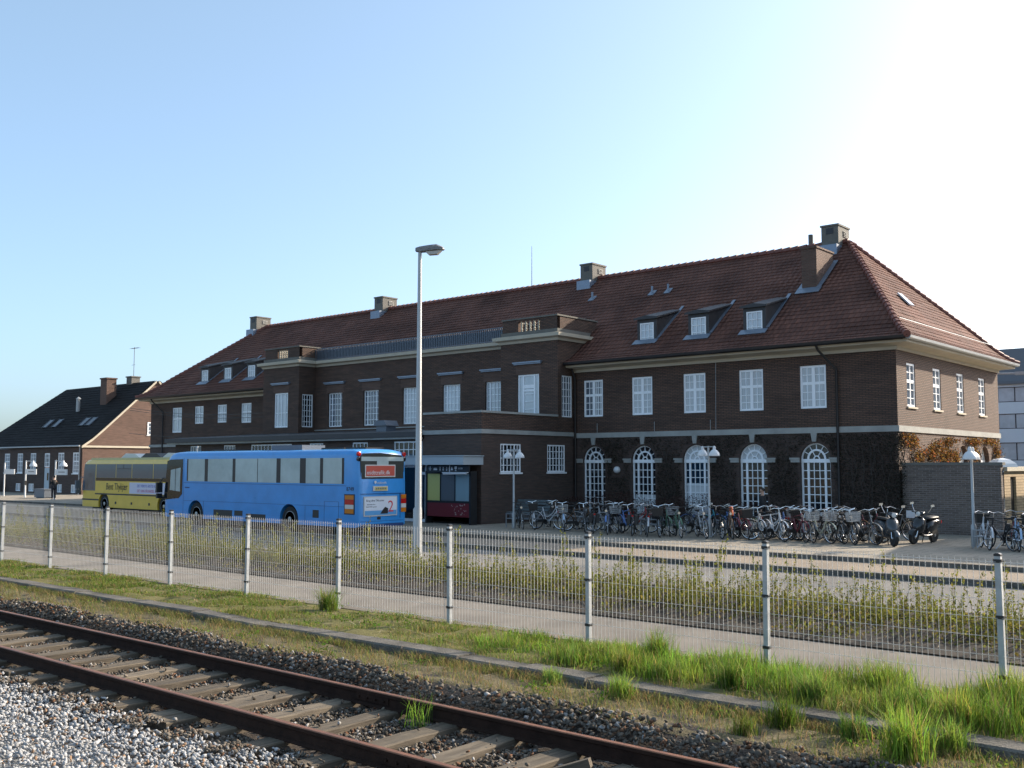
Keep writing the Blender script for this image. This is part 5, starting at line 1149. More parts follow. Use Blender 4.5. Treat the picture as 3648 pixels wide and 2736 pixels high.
bike(-16.1, 31.8, -30, 'men', 'grey', 'dark grey bicycle in the back row behind the orange roll')
bike(-15.75, 30.45, -36, 'lady', 'silver', 'silver bicycle with swept handlebar and chain lock', 'l')
bike(-15.3, 31.9, -40, 'lady', 'blue', 'blue framed bicycle in the sunlit back row', 'k')
bike(-14.95, 30.3, -34, 'lady', 'white', 'pale grey bicycle with curved frame between two silver ones', 'r')
bike(-14.6, 32.0, 150, 'men', 'black', 'black bicycle facing the wall in the sunlit back row', 'r')
bike(-14.3, 30.55, -40, 'men', 'burgundy', 'burgundy bicycle with wide chrome handlebar', 'lr')
bike(-13.85, 31.9, -36, 'lady', 'grey', 'grey bicycle with panniers in the sunlit back row', 'p')
bike(-13.55, 30.5, -30, 'step', 'cream', 'cream step through bicycle with tall wire basket', 'k')
bike(-13.2, 31.95, 160, 'lady', 'brown', 'brown yellowish bicycle tilted behind the cream one', '')
bike(-12.75, 30.65, -44, 'men', 'black', 'black bicycle with silver wire basket left of the scooters', 'kl')
bike(-12.55, 31.9, -20, 'lady', 'burgundy', 'dark red ladies bicycle behind the basket bicycle near the scooters', 'r')
bike(-12.15, 33.1, 165, 'lady', 'grey', 'bicycle with grey crate and red rear light behind the scooter', 'cr', guard='cream')
bike(-8.95, 31.3, 118, 'step', 'white', 'white bicycle with dark front bag beside the annex lamp', 'b')
bike(-8.1, 31.2, 112, 'lady', 'paleblue', 'pale blue bicycle at the right edge with black handlebar', 'l', 'flat')
bike(-7.6, 31.0, 118, 'lady', 'paleblue', 'pale blue bicycle cut by the right edge of the photo', 'b')
bike(-8.45, 32.3, 100, 'men', 'red', 'red framed bicycle behind the pale blue ones at the right edge', 'p')
# the thick second and third ranks
cols = ['black', 'grey', 'black', 'silver', 'brown', 'black', 'blue', 'green', 'black', 'burgundy', 'silver', 'grey']
W_ = {'black': 'black', 'grey': 'dark grey', 'silver': 'silver', 'brown': 'brown', 'blue': 'blue', 'green': 'dark green', 'burgundy': 'burgundy'}
NB = [(-24.6, 31.0, 'behind the white step through one'), (-23.6, 31.3, 'behind the silver basket bicycle'), (-22.4, 31.5, 'deep in the shaded rank near the wall lamp'), (-21.4, 31.0, 'behind the bicycle with red rear light'), (-20.2, 31.5, 'deep in the shaded rank, left of the white mudguard'), (-18.4, 31.2, 'between the chrome handlebar one and the teal one'),
      (-17.0, 31.2, 'just right of the twin lamp, second rank'), (-16.3, 30.9, 'behind the orange roll'), (-15.5, 31.2, 'in front of the walking person, second rank'), (-14.75, 31.3, 'behind the pale grey curved one'), (-14.05, 31.2, 'between the burgundy and the cream one'), (-13.0, 31.3, 'right of the cream one, second rank'), (-12.45, 31.4, 'nearest behind the dark grey scooter'), (-15.9, 32.6, 'against the wall right of the teal one'), (-13.7, 32.7, 'against the creeper wall, last rank'), (-24.6, 29.9, 'in front of the white step through one'), (-22.6, 30.1, 'left of the white handlebar one'), (-21.2, 30.2, 'left of the straight handlebar one'), (-20.35, 29.9, 'between blue mudguards and silver fork'), (-18.95, 30.1, 'right of the white mudguard'), (-17.0, 30.2, 'left of the orange roll'), (-16.15, 30.4, 'right of the orange roll, front rank'), (-15.35, 30.5, 'left of the pale grey curved one'), (-13.95, 30.4, 'right beside the burgundy one, front rank'), (-13.15, 30.7, 'between the cream one and the silver basket one'), (-12.3, 30.9, 'front rank, last one before the scooters'),
      (-8.5, 31.2, 'between the white and the pale blue one at the right edge'), (-7.9, 32.2, 'second rank at the right edge'), (-7.4, 31.9, 'cut by the right edge, second rank')]
for i, (x, y, where) in enumerate(NB):
    c_ = cols[i % len(cols)]; k_ = ('men', 'lady', 'men', 'step')[i % 4]
    bike(x, y, (-42, -34, 140, -50, 24, -38)[i % 6] + random.uniform(-8, 8), k_, c_, W_[c_] + ' bicycle ' + where, ('l', 'k', 'r', 'b', '', 'p')[(i * 5) % 6], ('swept', 'flat')[i % 3 == 1], None, random.uniform(2, 7), random.uniform(-20, 20))
o = MB(); o.lathe([(.055, -.15), (.065, -.12), (.065, .12), (.055, .15)], (0, 0, 0), 14, axis='x'); o = o.build('orange_roll', mat('orange_cloth', (.45, .085, .02), .7), None, smooth=40)
o.location = (-16.42, 30.12, .90); o.rotation_euler = (0, radians(64), radians(-50)); tag(o, 'bright orange rolled cloth strapped upright on a bicycle', 'roll')
# ================================================================ scooters
def loft(secs, n=12, e=2.6):
    """sections (x, z, half width, half height[, shear]) -> superellipse loft along x"""
    mb = MB(); vs = []; fs = []
    for q in secs:
        x, z, w, h = q[:4]; sh = q[4] if len(q) > 4 else 0
        for k in range(n):
            t = 2 * pi * k / n; c, s_ = cos(t), sin(t); a = abs(c) ** (2 / e) * (1 if c > 0 else -1) * w; b_ = abs(s_) ** (2 / e) * (1 if s_ > 0 else -1) * h
            vs.append((x + sh * b_, a, z + b_))
    for i in range(len(secs) - 1):
        for k in range(n): k2 = (k + 1) % n; fs.append((i * n + k, i * n + k2, (i + 1) * n + k2, (i + 1) * n + k))
    fs += [tuple(range(n)), tuple(range((len(secs) - 1) * n, len(secs) * n))]; mb.add(vs, fs); return mb
def scooter(x, y, deg, col, trim, label, leg):
    t = thing('scooter', label, 'scooter', (x, y, 0), radians(deg), 'scooters parked by the bicycles', .98); t.rotation_euler = (radians(-6), 0, radians(deg)); t.name = 'scooter'
    for wx_ in (-.60, .60):
        m_ = MB(); m_.lathe([(.15, -.05), (.215, -.055), (.235, -.02), (.235, .02), (.215, .055), (.15, .05)], (wx_, 0, .235), 22, axis='y'); w = m_.build('wheel', M['tyre'], t, smooth=40, local=True)
        m_ = MB(); m_.torus((wx_, 0, .235), .145, .018, 22, 6); m_.lathe([(.05, -.06), (.05, .06)], (wx_, 0, .235), 10, axis='y')
        for k in range(6): a = k * pi / 3; m_.obox((wx_ + .09 * cos(a), 0, .235 + .09 * sin(a)), (.055 * cos(a), 0, .055 * sin(a)), (0, .012, 0), (-.014 * sin(a), 0, .014 * cos(a)))
        m_.build('rim', M['chrome'], w, local=True)
    loft([(-.86, .70, .05, .03), (-.78, .66, .13, .09), (-.55, .60, .17, .18), (-.3, .55, .17, .21), (-.12, .50, .14, .20), (-.05, .42, .10, .12)]).build('rear_body', col, t, smooth=50, local=True)
    loft([(-.74, .78, .08, .03), (-.6, .81, .14, .05), (-.3, .80, .145, .055), (-.08, .79, .11, .045), (-.02, .77, .05, .02)]).build('seat', M['saddle'], t, smooth=50, local=True)
    loft([(-.3, .27, .13, .05), (0, .26, .16, .05), (.25, .28, .16, .05), (.36, .36, .14, .08)]).build('floorboard', col, t, smooth=50, local=True)
    m_ = loft([(.26, .52, .17, .22, -.3), (.34, .58, .20, .26, -.3), (.43, .62, .19, .25, -.3), (.52, .60, .13, .18, -.3), (.57, .58, .05, .08, -.3)]); m_.build('leg_shield', col, t, smooth=50, local=True)
    m_ = loft([(.505, .52, .13, .045), (.545, .50, .10, .04), (.565, .49, .05, .02)]); m_.build('chest_trim', trim, t, smooth=50, local=True)
    m_ = MB(); p = arcpts(.265, .3, 2.3, (.60, 0, .235), 10); vs = []; fs = []
    for q in p: vs += [(q[0], -.075, q[2] - .03), (q[0], -.05, q[2]), (q[0], .05, q[2]), (q[0], .075, q[2] - .03)]
    for i in range(len(p) - 1): fs += [(i * 4 + j, i * 4 + j + 1, i * 4 + j + 5, i * 4 + j + 4) for j in range(3)]
    m_.add(vs, fs); m_.build('front_fender', col, t, smooth=True, local=True)
    m_ = MB(); [m_.tube([(.60, s_ * .075, .235), (.52, s_ * .075, .45)], .022, 8) for s_ in (-1, 1)]; m_.build('fork', M['chrome'], t, local=True)
    c_ = loft([(.22, .93, .10, .04), (.30, .96, .16, .07), (.38, .95, .14, .075), (.44, .93, .07, .04)]).build('handlebar_cowl', col, t, smooth=50, local=True)
    m_ = MB(); m_.lathe([(.075, 0), (.07, .02), (.03, .03)], (.425, 0, .935), 12, axis='x'); m_.build('headlamp', M['clear_lens'], c_, local=True)
    m_ = MB(); m_.tube([(.22, -.33, .97), (.28, -.15, .97), (.28, .15, .97), (.22, .33, .97)], .017, 6); m_.build('handlebar', M['black'], t, local=True)
    for s_ in (-1, 1):
        m_ = MB(); m_.tube([(.26, s_ * .22, .98), (.24, s_ * .30, 1.12), (.23, s_ * .33, 1.2)], .008, 5); m_.obox((.22, s_ * .345, 1.23), (.012, 0, 0), (0, .055, .01), (0, 0, .035)); m_.build('mirror', M['chrome'], t, local=True)
    m_ = MB(); m_.box(-.885, -.84, -.09, .09, .62, .70); m_.build('tail_light', M['red_lens'], t, local=True)
    loft([(-.85, .36, .04, .05), (-.6, .33, .06, .07), (-.3, .30, .05, .06)]).build('exhaust', M['chrome'], t, smooth=50, local=True).location = (0, -.15, 0)
    m_ = MB(); [m_.tube([(-.15, s_ * .08, .24), (-.22, s_ * .16, .0)], .014, 6) for s_ in (-1, 1)]; m_.build('stand', M['iron'], t, local=True)
    return t
scooter(-11.62, 30.8, -48, paint('scooter_dark', (.035, .042, .05), .25), paint('scooter_trim', (.20, .26, .30), .25), 'dark grey scooter with raised mirror and chrome front wheel rim', 1)
scooter(-11.05, 32.35, -100, paint('scooter_black', (.018, .018, .02), .2), paint('scooter_trim_black', (.05, .05, .055), .2), 'black scooter parked apart on the sunlit paving, headlamp turned left', 1)

# ================================================================ people
M['skin'] = mat('skin', (.45, .26, .18), .6); M['hair'] = mat('hair_dark', (.02, .014, .01), .6)
def skinned(name, chains, m, parent, root=(0, 0, 0)):
    """chains of (x, y, z, radius); equal points are shared joints"""
    idx = {}; vs = []; rs = []; ed = []
    for ch in chains:
        prev = None
        for x, y, z, r in ch:
            k = (round(x, 4), round(y, 4), round(z, 4))
            if k not in idx: idx[k] = len(vs); vs.append((x, y, z)); rs.append(r)
            if prev is not None: ed.append((prev, idx[k]))
            prev = idx[k]
    me = bpy.data.meshes.new(name); me.from_pydata(vs, ed, []); o = bpy.data.objects.new(name, me); COL.objects.link(o)
    sm = o.modifiers.new('s', 'SKIN'); sm.use_smooth_shade = True
    for i, r in enumerate(rs): me.skin_vertices[0].data[i].radius = (r, r); me.skin_vertices[0].data[i].use_root = i == 0
    o.modifiers.new('d', 'SUBSURF').levels = 1; o.modifiers['d'].render_levels = 1
    bpy.context.view_layer.update(); new = bpy.data.meshes.new_from_object(o.evaluated_get(bpy.context.evaluated_depsgraph_get())); bpy.data.objects.remove(o)
    new.materials.clear(); new.materials.append(m); new.polygons.foreach_set('use_smooth', [True] * len(new.polygons))
    return link(name, new, parent, True)
def fingers(w, d, up):
    """five short chains out of the palm at w, along direction d"""
    d = Vector(d).normalized(); s_ = d.cross(Vector(up)).normalized(); out = []
    for i, L in enumerate((.07, .08, .085, .075, .055)):
        b = Vector(w) + d * (.07 if i else .03) + s_ * (.018 * (i - 2) if i else -.045); dd = (d + (s_ * -.8 if i == 0 else s_ * 0)).normalized()
        m_ = b + dd * L * .55; e_ = m_ + (dd * .7 - Vector(up) * .5).normalized() * L * .45
        out.append([(*w, .028), (*b, .012), (*m_, .010), (*e_, .008)])
    return out
def person(x, y, rz, label, jacket, trousers, shoes, pose, H=1.0, z=0.0):
    t = thing('person', label, 'person', (x, y, z), rz, None, H)
    hipz = .92; pel = (0, 0, .95, .13); sh = 1.42
    L = {'stand': (((.0, .09, .92), (.02, .10, .50), (-.02, .10, .08)), ((0, -.09, .92), (.03, -.10, .50), (.0, -.10, .08))), 'walk': (((.0, .09, .92), (.16, .09, .52), (.20, .09, .09)), ((0, -.09, .92), (-.02, -.09, .50), (-.30, -.09, .16)))}[pose]
    A = {'stand': (((0, .19, 1.40), (.06, .27, 1.14), (.22, .12, 1.36)), ((0, -.19, 1.40), (.02, -.28, 1.14), (.24, -.16, 1.18))), 'walk': (((0, .20, 1.40), (-.12, .24, 1.13), (-.02, .23, .90)), ((0, -.20, 1.40), (.04, -.24, 1.12), (.22, -.22, .98)))}[pose]
    body = [[pel, (0, 0, 1.15, .12), (0, 0, 1.36, .12), (.01, 0, 1.50, .055), (.025, 0, 1.58, .075), (.03, 0, 1.66, .092), (.02, 0, 1.73, .07)], [(.03, 0, 1.66, .092), (.115, 0, 1.635, .022), (.132, 0, 1.625, .012)], [(.025, 0, 1.58, .075), (.085, 0, 1.575, .03)]]
    for s_ in (-1, 1): body.append([(.03, 0, 1.66, .092), (.02, s_ * .085, 1.65, .020)])
    for leg in L: body.append([pel, (*leg[0], .085), (*leg[1], .055), (*leg[2], .04), (leg[2][0] + .16, leg[2][1], leg[2][2] - .05, .03)])
    for arm in A:
        d = Vector(arm[2]) - Vector(arm[1]); w = Vector(arm[2]) + d.normalized() * .02
        body.append([(0, 0, 1.36, .12), (*arm[0], .06), (*arm[1], .042), (*arm[2], .03), (*w, .028)]); body += fingers(tuple(round(q, 4) for q in w), d, (0, 0, 1) if abs(d.normalized().z) < .8 else (1, 0, 0))
        body[-6][-1] = (*[round(q, 4) for q in w], .028)
    b = skinned('body', body, M['skin'], t)
    for s_ in (-1, 1): e = MB(); e.lathe([(.001, .0), (.011, .004), (.012, .012)], (.108, s_ * .034, 1.668), 8, axis='x'); e.build('eye', M['black'], t, local=True)
    e = MB(); e.obox((.105, 0, 1.592), (.006, 0, 0), (0, .024, 0), (0, 0, .004)); e.build('mouth', mat('lips', (.30, .10, .09), .6), t, local=True)
    ch = [[(0, 0, .86, .165), (0, 0, 1.0, .16), (0, 0, 1.2, .155), (0, 0, 1.37, .15), (.005, 0, 1.47, .085)]]
    for arm in A: e = Vector(arm[1]).lerp(Vector(arm[2]), .88); ch.append([(0, 0, 1.37, .15), (*arm[0], .085), (*arm[1], .062), (*e, .048)])
    skinned('jacket', ch, jacket, t)
    ch = [[(0, 0, .93, .15)] + [(*leg[0], .105), (*leg[1], .08), (leg[2][0], leg[2][1], leg[2][2] + .02, .072)] for leg in L]; skinned('trousers', ch, trousers, t)
    for leg in L: skinned('shoe', [[(leg[2][0] - .03, leg[2][1], leg[2][2] - .03, .045), (leg[2][0] + .08, leg[2][1], leg[2][2] - .04, .045), (leg[2][0] + .19, leg[2][1], leg[2][2] - .05, .032)]], shoes, t)
    hr_ = [[(-.005, 0, 1.62, .085), (.0, 0, 1.70, .098), (.01, 0, 1.755, .07), (.06, 0, 1.745, .05)]]
    skinned('hair', hr_, M['hair'], t)
    return t
cl = lambda n, c: mat(n, c, .8, var=.15, scale=8)
person(-70.5, 33.2, radians(178), 'person in black standing by the bus stop pole, hands raised near face', cl('jacket_black', (.018, .018, .02)), cl('trousers_navy', (.018, .02, .03)), M['white'], 'stand', .95, .0)
person(-17.05, 33.6, radians(185), 'person in dark coat with dark hair walking behind the bicycles', cl('coat_dark', (.014, .014, .016)), cl('trousers_dark', (.02, .02, .024)), M['saddle'], 'walk', .90)
# ================================================================ stones
def stone_shapes(n, seed):
    r = np.random.default_rng(seed); out = []
    for _ in range(n):
        bm = bmesh.new(); p = r.normal(size=(11, 3)); p /= np.linalg.norm(p, axis=1)[:, None]; p *= np.array([1, .78, .58]) * r.uniform(.8, 1.15, (11, 1))
        for q in p: bm.verts.new(q)
        bmesh.ops.convex_hull(bm, input=bm.verts); bm.verts.ensure_lookup_table()
        for v in [v for v in bm.verts if not v.link_faces]: bm.verts.remove(v)
        bmesh.ops.triangulate(bm, faces=bm.faces); bm.verts.index_update()
        out.append((np.array([v.co[:] for v in bm.verts]), np.array([[v.index for v in f.verts] for f in bm.faces]))); bm.free()
    return out
SH = stone_shapes(14, 5)
M['stone_tint'] = attr_mat('loose_stone', .9, .12, var=.14, scale=50)
M['leaf_tint'] = attr_mat('leaf', .6, .12, trans=.5)
M['twig_tint'] = attr_mat('twig', .8, .2)
def rotmats(n, r, tilt=1.0):
    a = r.uniform(0, 2 * pi, n); b = r.normal(0, .35 * tilt, n); c = r.normal(0, .35 * tilt, n)
    ca, sa, cb, sb, cc, sc_ = np.cos(a), np.sin(a), np.cos(b), np.sin(b), np.cos(c), np.sin(c); z = np.zeros(n); o = np.ones(n)
    Rz = np.stack([np.stack([ca, -sa, z], 1), np.stack([sa, ca, z], 1), np.stack([z, z, o], 1)], 1)
    Rx = np.stack([np.stack([o, z, z], 1), np.stack([z, cb, -sb], 1), np.stack([z, sb, cb], 1)], 1)
    Ry = np.stack([np.stack([cc, z, sc_], 1), np.stack([z, o, z], 1), np.stack([-sc_, z, cc], 1)], 1)
    return Rz @ Rx @ Ry
def stones(name, label, pos, size, tints, seed):
    r = np.random.default_rng(seed); n = len(pos); R = rotmats(n, r, 1.6); k = r.integers(0, len(SH), n); V = []; Fc = []; T = []; off = 0
    for s_ in range(len(SH)):
        ii = np.where(k == s_)[0]; v, f = SH[s_]
        w = np.einsum('nij,vj->nvi', R[ii], v) * size[ii][:, None, None] + pos[ii][:, None, :]
        V.append(w.reshape(-1, 3)); Fc.append((f[None] + (np.arange(len(ii)) * len(v))[:, None, None] + off).reshape(-1)); T.append(np.repeat(tints[ii], len(f), 0)); off += len(ii) * len(v)
    me = tint_mesh(name, np.concatenate(V), np.concatenate(Fc), 3, np.concatenate(T), M['stone_tint'])
    return tag(link(name, me), label, 'gravel', kind='stuff')
r = np.random.default_rng(21)
n = 33000; p = np.stack([r.uniform(-17, -1.5, n), r.uniform(2.4, 6.05, n), np.zeros(n)], 1)
edge = 5.78 + .12 * np.sin(p[:, 0] * 2.1) + .08 * np.sin(p[:, 0] * 5.3) - np.clip((p[:, 0] + 6.5) * .18, 0, .5) + r.normal(0, .09, n)
p = p[p[:, 1] < edge]; n = len(p); p[:, 2] = -.285 + np.clip((5.6 - p[:, 1]) * .03, 0, .05) + r.uniform(-.012, .03, n)
g_ = r.uniform(.22, .40, n)[:, None] * np.array([1.0, 1.0, 1.0]); br = r.random(n) < .07; g_[br] = r.uniform(.8, 1.3, (br.sum(), 1)) * np.array([.26, .17, .11])
stones('pale_gravel', 'pale grey crushed gravel heaped along the near side of the track', p, r.uniform(.015, .038, n), g_, 1)
n = 62000; p = np.stack([-1 - 24 * r.random(n) ** 1.25, r.uniform(5.5, 9.16, n), np.zeros(n)], 1)
e = 8.44 + .10 * np.sin(p[:, 0] * 1.7) + r.normal(0, .07, n); p = p[p[:, 1] < e]
p = p[(np.abs(p[:, 1] - 7.78) > .07) & (np.abs(p[:, 1] - 6.28) > .07)]; n = len(p)
sl = np.min(np.abs(p[:, 0][:, None] - np.array(sx)[None]), 1) < .15
p[:, 2] = -.325 + np.clip((p[:, 1] - 7.95) / .5, 0, 1) * .235 + .035 * np.exp(-((p[:, 1] - 8.3) / .2) ** 2) + r.uniform(-.012, .022, n)
p[:, 2] += np.where(p[:, 1] > 7.9, .022, .004); keep = ~(sl & (p[:, 1] < 8.0) & (p[:, 1] > 5.85)) | (r.random(n) < .02); p[sl & (p[:, 1] < 8.0), 2] = -.235
p = p[keep]; n = len(p)
g_ = r.uniform(.045, .17, n)[:, None] * np.array([1.12, .95, .76]); br = r.random(n) < .10; g_[br] = r.uniform(.16, .32, (br.sum(), 1)) * np.array([1.02, .98, .93]); br = r.random(n) < .12; g_[br] = r.uniform(.6, 1.2, (br.sum(), 1)) * np.array([.16, .085, .05])
stones('dark_ballast', 'dark brown track ballast between and beside the rails', p, np.where(p[:, 1] > 8.2, r.uniform(.018, .048, n), r.uniform(.014, .038, n)), g_, 2)

# ================================================================ grass
def blades(pos, h, w, lean, tint, seed):
    """each blade: two quads, curved over; returns verts, faces, tints"""
    r = np.random.default_rng(seed); n = len(pos); a = r.uniform(0, 2 * pi, n); d = np.stack([np.cos(a), np.sin(a), 0 * a], 1); b = a + r.uniform(.6, 2.2, n); s_ = np.stack([np.cos(b), np.sin(b), 0 * b], 1)
    V = np.zeros((n, 6, 3)); lv = [(0, 1.0, 0), (.55, .75, .35), (1.0, .12, 1.0)]
    for i, (t, ww, q) in enumerate(lv):
        c = pos + d * (h * lean * q)[:, None]; c[:, 2] += h * t * (1 - .35 * lean * q * t)
        V[:, 2 * i] = c - s_ * (w * ww / 2)[:, None]; V[:, 2 * i + 1] = c + s_ * (w * ww / 2)[:, None]
    f = np.array([[0, 1, 3, 2], [2, 3, 5, 4]]); F_ = (f[None] + (np.arange(n) * 6)[:, None, None]).reshape(-1)
    T = np.repeat(tint, 2, 0); T[1::2] *= 1.12
    return V.reshape(-1, 3), F_, T
def grass_obj(name, label, *a, **k):
    v, f, t = blades(*a); me = tint_mesh(name, v, f, 4, t, M['leaf_tint']); return tag(link(name, me), label, k.get('cat', 'grass'), k.get('group'), k.get('kind', 'stuff'))
def gtint(n, r, dry):
    c = np.array([.105, .195, .020]) * (1 - dry) + np.array([.27, .21, .09]) * dry; t = c[None] * r.uniform(.55, 1.5, (n, 1)); t[:, 0] *= r.uniform(.7, 1.35, n); return t
r = np.random.default_rng(31)
# short verge turf, patchy
n = 70000; x = .5 - 27 * r.random(n) ** 1.2; y = r.uniform(9.70, 11.50, n)
patch = np.sin(x * 1.3 + y * 2) + np.sin(x * 3.1 - y * 4.3) + np.sin(x * 6.7 + y * 1.1) * .7 + r.normal(0, .5, n); k_ = patch > -.4; x, y, patch = x[k_], y[k_], patch[k_]; n = len(x)
h = r.uniform(.02, .065, n) * (1 + .7 * np.clip(patch, 0, 2)) * (1 + np.clip((x + 8) * .16, 0, .9)); dr = r.random(n) < .30
t = gtint(n, r, .25); t[dr] = gtint(dr.sum(), r, .95)
grass_obj('verge_grass', 'short patchy grass and moss along the fence foot', np.stack([x, y, np.full(n, -.02)], 1), h, r.uniform(.004, .009, n) * (1 + np.clip((-x - 10) * .06, 0, 1)), r.uniform(.2, .9, n), t, 1)
# dry strip below the kerb
n = 46000; x = .5 - 26 * r.random(n) ** 1.3; y = np.where(r.random(n) < .4, 9.40 - np.abs(r.normal(0, .10, n)), r.uniform(8.36, 9.4, n)); k_ = (y > 8.46 + .12 * np.sin(x * 2.3)) & (np.sin(x * 4.1 + y * 9) + np.sin(x * 1.7 - y * 5) + r.normal(0, .6, n) > -.9); x, y = x[k_], y[k_]; n = len(x); dr = r.random(n) < .62
t = gtint(n, r, .3); t[dr] = gtint(dr.sum(), r, 1.0)
grass_obj('dry_grass', 'thin dry grass and weeds in the strip below the kerb', np.stack([x, y, np.full(n, -.09)], 1), r.uniform(.04, .15, n), r.uniform(.003, .007, n), r.uniform(.3, 1.1, n), t, 2)
# longer grass on the right hand half of the verge
def clumps(cs, per, hh, seed, spread=.16):
    r = np.random.default_rng(seed); P_, H_, T_ = [], [], []
    for (x, y, z, s_) in cs:
        m_ = int(per * s_); q = r.normal(0, spread * s_ ** .5, (m_, 2)); P_.append(np.stack([x + q[:, 0], y + q[:, 1] * .8, np.full(m_, z)], 1)); H_.append(hh * s_ * r.uniform(.45, 1.0, m_))
        d_ = r.random(m_) < .14; t = gtint(m_, r, r.uniform(.0, .25)) * r.uniform(.7, 1.7) * np.array([r.uniform(.85, 1.25), 1, 1]); t[d_] = gtint(d_.sum(), r, .9); T_.append(t)
    return np.concatenate(P_), np.concatenate(H_), np.concatenate(T_)
cs = []
for i in range(190):
    x = -.5 - 9.0 * r.random() ** 1.1; s_ = np.clip(1.25 - (-x - 2.5) * .11, .35, 1.25) * (r.uniform(.45, 1.15) if r.random() < .8 else 1.4); cs.append((x, r.uniform(9.95, 11.25), -.02, s_))
P_, H_, T_ = clumps(cs, 170, .29, 5, .15)
n = len(P_); grass_obj('long_grass', 'long fresh green grass growing on the verge at the right', P_, H_, r.uniform(.005, .010, n), r.uniform(.1, .6, n), T_, 3)
tufts = [(-13.55, 11.05, -.02, 1.2, 'tall lone grass tuft against a fence post straight below the blue bus'), (-7.05, 11.0, -.02, 1.15, 'tall bright grass tuft touching the fence, right of the middle fence post'), (-6.9, 10.1, -.02, .95, 'grass tuft in front of the tall one touching the fence'),
         (-5.55, 10.1, -.02, 1.1, 'wide grass tuft beside the second fence post from the right'), (-4.55, 10.05, -.02, 1.15, 'lush grass tuft between the two rightmost fence posts'), (-3.15, 9.95, -.02, 1.2, 'lush grass tuft in front of the rightmost fence post'),
         (-6.38, 9.22, -.085, .8, 'small grass tuft growing on the kerb face, second from the left'), (-7.39, 9.3, -.085, .6, 'smallest grass tuft on the kerb face, farthest left of them'), (-4.49, 9.2, -.085, .95, 'grass tuft on the kerb below the lush tufts'), (-3.81, 9.2, -.085, .85, 'grass tuft at the kerb just left of the largest one'),
         (-3.21, 8.85, -.085, 1.5, 'largest grass tuft in the lower right, in front of the kerb'), (-3.0, 9.35, -.085, .95, 'grass tuft on the kerb just behind the largest one'), (-4.66, 8.75, -.085, .6, 'low grass tuft at the ballast edge left of the largest one'), (-7.8, 7.55, -.30, 1.0, 'lone grass tuft sprouting between the two rails')]
for i, (x, y, z, s_, lab) in enumerate(tufts):
    per = 330 if i != 13 else 45
    P_, H_, T_ = clumps([(x, y, z, s_)], per, .40, 50 + i, .075); n = len(P_); rr = np.random.default_rng(70 + i)
    v, f, t = blades(P_, H_, rr.uniform(.005, .010, n), rr.uniform(.1, .7, n), T_, 90 + i); v = v - np.array([x, y, z]); me = tint_mesh('grass_tuft', v, f, 4, t, M['leaf_tint']); o = link('grass_tuft', me); o.location = (x, y, z); tag(o, lab, 'grass tuft', 'grass tufts along the track')
# broad leaved weeds
def leaves(n, r, cx, rad, size, tint, up=.5):
    """n small diamond leaves round the points cx (n,3)"""
    a = r.uniform(0, 2 * pi, n); e = r.normal(up, .5, n); d = np.stack([np.cos(a) * np.cos(e), np.sin(a) * np.cos(e), np.sin(e)], 1); q = r.normal(size=(n, 3)); s_ = np.cross(d, q); s_ /= np.linalg.norm(s_, axis=1)[:, None]
    L = (size * r.uniform(.6, 1.3, n))[:, None]; V = np.stack([cx, cx + d * L * .5 + s_ * L * .32, cx + d * L, cx + d * L * .5 - s_ * L * .32], 1)
    return V.reshape(-1, 3), np.arange(n * 4), tint
n = 5200; c_ = np.stack([-1 - 24 * r.random(130) ** 1.2, np.where(r.random(130) < .75, r.uniform(9.9, 11.35, 130), r.uniform(8.5, 9.35, 130))], 1); k_ = r.integers(0, 130, n); q = r.normal(0, .09, (n, 2))
cx = np.stack([c_[k_, 0] + q[:, 0], c_[k_, 1] + q[:, 1], np.where(c_[k_, 1] > 9.5, -.015, -.08) + r.uniform(0, .07, n)], 1)
v, f, t = leaves(n, r, cx, 0, .035, gtint(n, r, .08) * .9); tag(link('low_weeds', tint_mesh('low_weeds', v, f, 4, t, M['leaf_tint'])), 'low broad leaved weeds scattered over the verge', 'weeds', kind='stuff')
n = 26000; c_ = np.stack([.5 - 48 * r.random(900) ** 1.2, np.where(r.random(900) < .75, r.uniform(14.5, 17.2, 900), r.uniform(13.7, 14.6, 900))], 1); k_ = r.integers(0, 900, n); q = r.normal(0, .13, (n, 2))
cx = np.stack([c_[k_, 0] + q[:, 0], np.clip(c_[k_, 1] + q[:, 1], 13.6, 17.35), .02 + .30 * r.random(n) ** 1.6 * (.3 + (k_ % 7) / 7)], 1); t = np.array([.115, .125, .030])[None] * r.uniform(.4, 1.5, (n, 1)); t[:, 0] *= r.uniform(.8, 1.5, n)
v, f, t = leaves(n, r, cx, 0, .05, t, .7); tag(link('bed_weeds', tint_mesh('bed_weeds', v, f, 4, t, M['leaf_tint'])), 'tangled low yellow green weeds filling the soil bed behind the fence', 'weeds', kind='stuff')
# dead twigs and straw lying about
n = 2600; c0 = np.stack([-.5 - 34 * r.random(n), np.where(r.random(n) < .65, r.uniform(13.6, 17.2, n), r.uniform(9.0, 11.3, n)), np.zeros(n)], 1); c0[:, 2] = np.where(c0[:, 1] > 12, .06, np.where(c0[:, 1] > 9.75, .012, -.075)); a = r.uniform(0, 2 * pi, n); L = r.uniform(.05, .28, n)
d = np.stack([np.cos(a) * L, np.sin(a) * L, r.normal(0, .02, n)], 1); w = np.array([0, 0, .006]); s_ = np.stack([-np.sin(a), np.cos(a), 0 * a], 1) * .004
V = np.stack([c0 - s_, c0 + s_, c0 + d + s_ + w, c0 + d - s_ + w], 1).reshape(-1, 3); tag(link('litter', tint_mesh('litter', V, np.arange(4 * n), 4, np.array([.30, .24, .17])[None] * r.uniform(.3, 1.3, (n, 1)), M['twig_tint'])), 'dry twigs and straw lying on the soil and verge', 'litter', kind='stuff')

